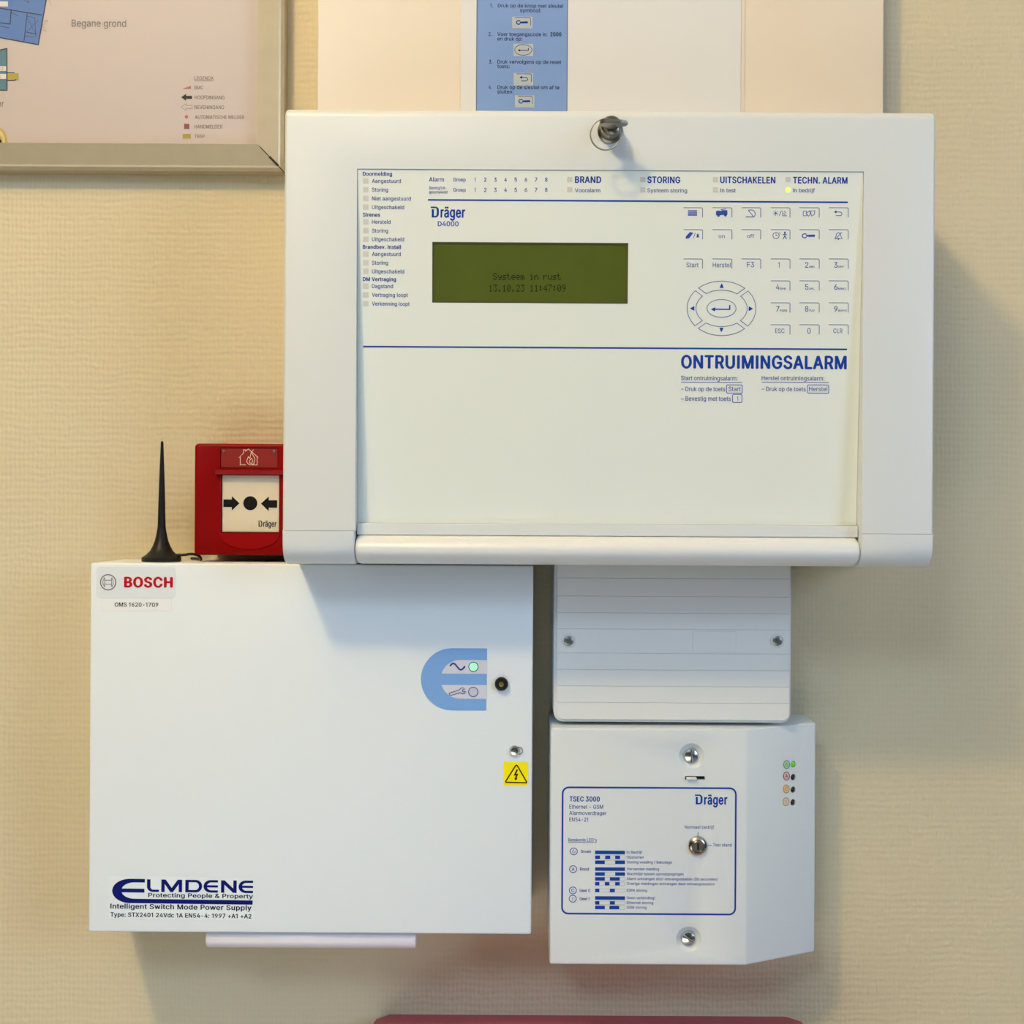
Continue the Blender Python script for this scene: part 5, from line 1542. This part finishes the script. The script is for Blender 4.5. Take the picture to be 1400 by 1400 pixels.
# ------------------------------------------------------------------ alarm transmitter with slanted side
def transmitter():
    h = 0.070
    hb = 0.040
    x0 = W(752.3, 1150, h).x
    xf = W(1020, 1150, h).x
    xb = W(1114.5, 1150, hb).x
    zt = W(885, 996, h).z; zb = W(885, 1319.5, h).z
    root = thing('alarm_transmitter', ((x0 + xb) / 2, 0, zb), 'grey metal alarm transmitter box with slanted right side and framed blue print, lower right', 'alarm transmitter')
    out = [(x0, .0005), (x0, h), (xf, h), (xb, hb), (xb, .0005)]
    bm = bmesh.new()
    prism(bm, out, 'z', zb, zt)
    es = [e for e in bm.edges if not all(abs(v.co.y + .0005) < 1e-6 for v in e.verts)]
    bmesh.ops.bevel(bm, geom=es, offset=.0016, segments=3, profile=0.5, affect='EDGES')
    cuts = []
    dim = [W(945.5, 1033.5, h), W(941.8, 1284, h)]
    for c in dim:
        cb = bmesh.new()
        lathe(cb, [(.0001, -.0052), (.0040, -.0050), (.0058, -.0044), (.0074, -.0026), (.0086, -.0010), (.0095, -.0001), (.0100, .0001), (.0108, .004)], 40, c, 'h')
        cuts.append(cb)
    cb = bmesh.new()
    a, b = W(936.5, 1066.2, h), W(963.8, 1061.2, h)
    bm_box(cb, a.x, b.x, h - .008, h + .01, a.z, b.z)
    cuts.append(cb)
    # light holes in the slanted face
    nrm = Vector((h - hb, -(xb - xf), 0)).normalized()
    sp = Plane((xf, -h, 0), nrm)
    leds = [(1084.6, 1044.8), (1084.5, 1062.6), (1084.4, 1079.8), (1084.2, 1097.1)]
    q = nrm.to_track_quat('Z', 'Y').to_matrix().to_4x4()
    for px, py in leds:
        c = sp.uv(*U(px, py))
        cb = bmesh.new()
        bmesh.ops.create_cone(cb, cap_ends=True, segments=20, radius1=.0025, radius2=.0025, depth=.006, matrix=Matrix.Translation(c) @ q)
        cuts.append(cb)
    link('housing', bool_diff(bm, cuts), STEEL_G, root, 35)
    # fixing screws in the dimples
    for i, c in enumerate(dim):
        bm = bmesh.new()
        lathe(bm, [(.0056, -.0050), (.0056, -.0034), (.0048, -.0012), (.0022, -.0002)], 28, c + Vector((0, 0, -.0004)), 'h')
        cb = bmesh.new()
        bm_box(cb, -.0062, .0062, -.01, .01, -.0006, .0006)
        cb.transform(Matrix.Translation(c + Vector((0, -.0084, 0))) @ Matrix.Rotation(math.radians((88, 35)[i]), 4, 'Y'))
        link('fixing_screw', bool_diff(bm, [cb]), CHROME, root, 35)
    # bent tab out of the slot
    bm = bmesh.new()
    t0, t1 = W(938, 1066, h), W(952, 1062.4, h)
    bm_box(bm, t0.x, t1.x, h - .006, h + .0030, t0.z + .0006, t1.z, .0003, 1)
    from_bm('bent_tab', bm, mat('tab_white', (0.78, 0.78, 0.76), 0.35), root)
    # slot interior
    bm = bmesh.new()
    bm_box(bm, a.x + .0001, b.x - .0001, h - .0079, h - .0030, a.z + .0001, b.z - .0001)
    from_bm('slot_lining', bm, HOLE, root)
    # status lights
    for i, (px, py) in enumerate(leds):
        c = sp.uv(*U(px, py), -.0012)
        bm = bmesh.new()
        bmesh.ops.create_uvsphere(bm, u_segments=18, v_segments=10, radius=.0021, matrix=Matrix.Translation(c) @ q @ Matrix.Scale(.6 if i else 1.0, 4, (0, 0, 1)))
        o = from_bm('status_light', bm, mat('led_green', (0.13, 0.60, 0.01), 0.2, emit=0.12) if i == 0 else mat('led_dark', (0.012, 0.012, 0.012), 0.3), root, 60)
        if i == 0:
            o['label'] = 'lit green status light'
    bm = bmesh.new()
    for px, py in leds:
        c = sp.uv(*U(px, py), -.0027)
        bmesh.ops.create_circle(bm, cap_ends=True, segments=20, radius=.00248, matrix=Matrix.Translation(c) @ q)
    from_bm('light_hole_lining', bm, HOLE, root)
    # ring symbols beside them
    cols = [mat('ring_green', (0.07, 0.34, 0.10), .7, spec=.06), mat('ring_red', (0.36, 0.03, 0.05), .7, spec=.06), mat('ring_orange', (0.60, 0.27, 0.03), .7, spec=.06), mat('ring_amber', (0.52, 0.29, 0.05), .7, spec=.06)]
    fill = [mat('fill_green', (0.50, 0.68, 0.50), .5), mat('fill_pink', (0.68, 0.55, 0.56), .5), mat('fill_orange', (0.72, 0.58, 0.34), .5), mat('fill_buff', (0.70, 0.64, 0.54), .5)]
    for i, (px, py) in enumerate([(1075.2, 1045.2), (1075, 1060.8), (1074.7, 1078.5), (1074.3, 1096)]):
        k = Ink(sp, .00015)
        k.use(0); k.disc(px, py, 4.2, 5.6)
        k.off = .0003
        k.use(1); k.ring(px, py, 4.1, 5.5, .95, 28)
        if i == 0:
            k.ring(px, py + .3, 1.7, 2.4, .6, 16, -50, 230); k.line([(px, py - 3), (px, py)], .6)
        else:
            ch = ' AC!'[i]
            w = .6 if ch == '!' else 1.9
            k.text(ch, px - w, px + w, py + 2.4, 5, 0.01)
        k.build('ring_symbol', [fill[i], cols[i]], root)

    # printed label on the front
    pl = front(h)
    k = Ink(pl, .00015)
    k.use(0)
    k.line(rrect(768.8, 1005.6, 1077, 1249.6, 8.5, 6), 2.3, True, (887, 1163))
    k.text('TSEC 3000', 778.6, 820, 1095.4, 6.5, 0.03)
    brand_logo(k, 950, 994.5, 1086.2, 1099.6)
    k.use(1)
    for t, b_, y in (('Ethernet - GSM', 824.6, 1105.4), ('Alarmoverdrager', 829.2, 1114), ('EN54-21', 804, 1123)):
        k.text(t, 778.3, b_, y, 5.3, 0.006)
    k.text("Betekenis LED's", 777, 816, 1150.3, 4.3, 0.008)
    k.line([(777, 1151.6), (816, 1151.6)], .6)
    for t, a_, b_, y in (('Groen', 794, 808, 1165.9), ('Rood', 793, 805, 1190), ('Geel C', 792.3, 807.3, 1219.3), ('Geel !', 792.3, 805.7, 1230.6)):
        k.text(t, a_, b_, y, 4.0, 0.024)
    rows = [(1165.3, 'In Bedrijf', 878), (1172, 'Opstarten', 880), (1178.7, 'Storing voeding / Sabotage', 918.6), (1188.1, 'Verzenden melding', 901),
            (1194.8, 'Wachttijd tussen oproeppogingen', 934.6), (1201.5, 'Alarm ontvangen door ontvangststation (30 seconden)', 981),
            (1208.1, 'Overige meldingen ontvangen door ontvangststation', 977), (1217.3, 'ESPA storing', 884.6), (1227.6, 'Geen verbinding!', 895.3),
            (1234.2, 'Ethernet storing', 893), (1240.6, 'GSM storing', 883.7)]
    for y, t, b_ in rows:
        k.text(t, 856.8, b_, y + 1.6, 3.7, 0.004)
    k.text('Normaal bedrijf', 936, 976, 1132.8, 4.5, 0.004)
    k.text('Test stand', 974.6, 1000.2, 1157.2, 4.5, 0.004)
    k.line([(954.2, 1137.8), (954.2, 1143)], .8)
    k.line([(968, 1155.6), (973, 1155.6)], .8)
    for i, (x, y) in enumerate([(784.4, 1164), (783.5, 1188.2), (783.2, 1217.3), (783, 1228.6)]):
        k.ring(x, y, 4.9, 4.7, 1.0, 28)
        if i == 0:
            k.ring(x, y + .3, 1.9, 1.9, .6, 16, -50, 230); k.line([(x, y - 2.8), (x, y)], .6)
        else:
            ch = ' AC!'[i]
            w = .5 if ch == '!' else 2.0
            k.text(ch, x - w, x + w, y + 2.3, 4.6, 0.012)
    # flashing patterns
    Q = lambda v: 760 + v / 5.385
    pats = [[(289, 508)], [(289, 325), (363, 400), (436, 472)], [(289, 360), (436, 508)], [(289, 508)], [(289, 360), (436, 508)], [(289, 360), (397, 470)],
            [(289, 320), (360, 394), (436, 470)], [(289, 320), (397, 434)], [(289, 508)], [(289, 320), (397, 434)], [(289, 360), (394, 466)]]
    for (y, _, _), pt in zip(rows, pats):
        k.use(2)
        k.off = .00012
        k.line([(Q(289), y - 2.3), (Q(508), y - 2.3), (Q(508), y + 2.3), (Q(289), y + 2.3)], .35, True)
        k.use(0)
        k.off = .0002
        for a_, b_ in pt:
            k.rect(Q(a_), y - 2.35, Q(b_), y + 2.35)
    k.build('front_print', [BLUE, BLUE2, mat('thin_grey_line', (0.36, 0.38, 0.42), .5)], root)

    # key switch
    c = W(953.6, 1156, h)
    bm = bmesh.new()
    lathe(bm, [(.0074, -.0003), (.0074, .0010), (.0068, .0022), (.0050, .0030), (.0046, .0022)], 36, c, 'h')
    sw = from_bm('key_switch', bm, mat('nickel', (0.62, 0.58, 0.52), 0.22, 1.0), root, 40)
    bm = bmesh.new()
    lathe(bm, [(.0045, .0015), (.0045, .0025), (.0038, .0030)], 28, c, 'h')
    cb = bmesh.new()
    bm_box(cb, c.x - .0007, c.x + .0007, h + .0022, h + .02, c.z - .0026, c.z + .0026)
    link('cylinder', bool_diff(bm, [cb]), BRASSY, sw, 35)
    bm = bmesh.new()
    bm_box(bm, c.x - .0006, c.x + .0006, h + .0021, h + .00235, c.z - .0025, c.z + .0025)
    from_bm('keyhole', bm, HOLE, sw)


transmitter()


# ------------------------------------------------------------------ red cabinet below, only its top in view
def red_cabinet():
    zt = W(800, 1388, 0).z
    x0 = W(514, 1390, 0).x; x1 = W(1094, 1390, 0).x
    zb = zt - 0.40
    hd = 0.12
    root = thing('red_cabinet', ((x0 + x1) / 2, 0, zb), 'dark red metal cabinet at the bottom edge of the picture, only its top showing', 'cabinet')
    s = 0.010
    bm = bmesh.new()
    prism(bm, [(x0 + s, .0005), (x0, .010), (x0, hd), (x1, hd), (x1, .010), (x1 - s, .0005)], 'z', zb, zt)
    es = [e for e in bm.edges if not all(abs(v.co.y + .0005) < 1e-6 for v in e.verts)]
    bmesh.ops.bevel(bm, geom=es, offset=.0012, segments=2, affect='EDGES')
    from_bm('body', bm, mat('dark_red_paint', (0.42, 0.085, 0.115), 0.45), root, 35)
    bm = bmesh.new()
    bm_box(bm, x0 + .012, x1 - .012, hd - .001, hd + .004, zb + .012, zt - .012, .001, 2)
    dr = from_bm('door', bm, MATS['dark_red_paint'], root, 35)


red_cabinet()
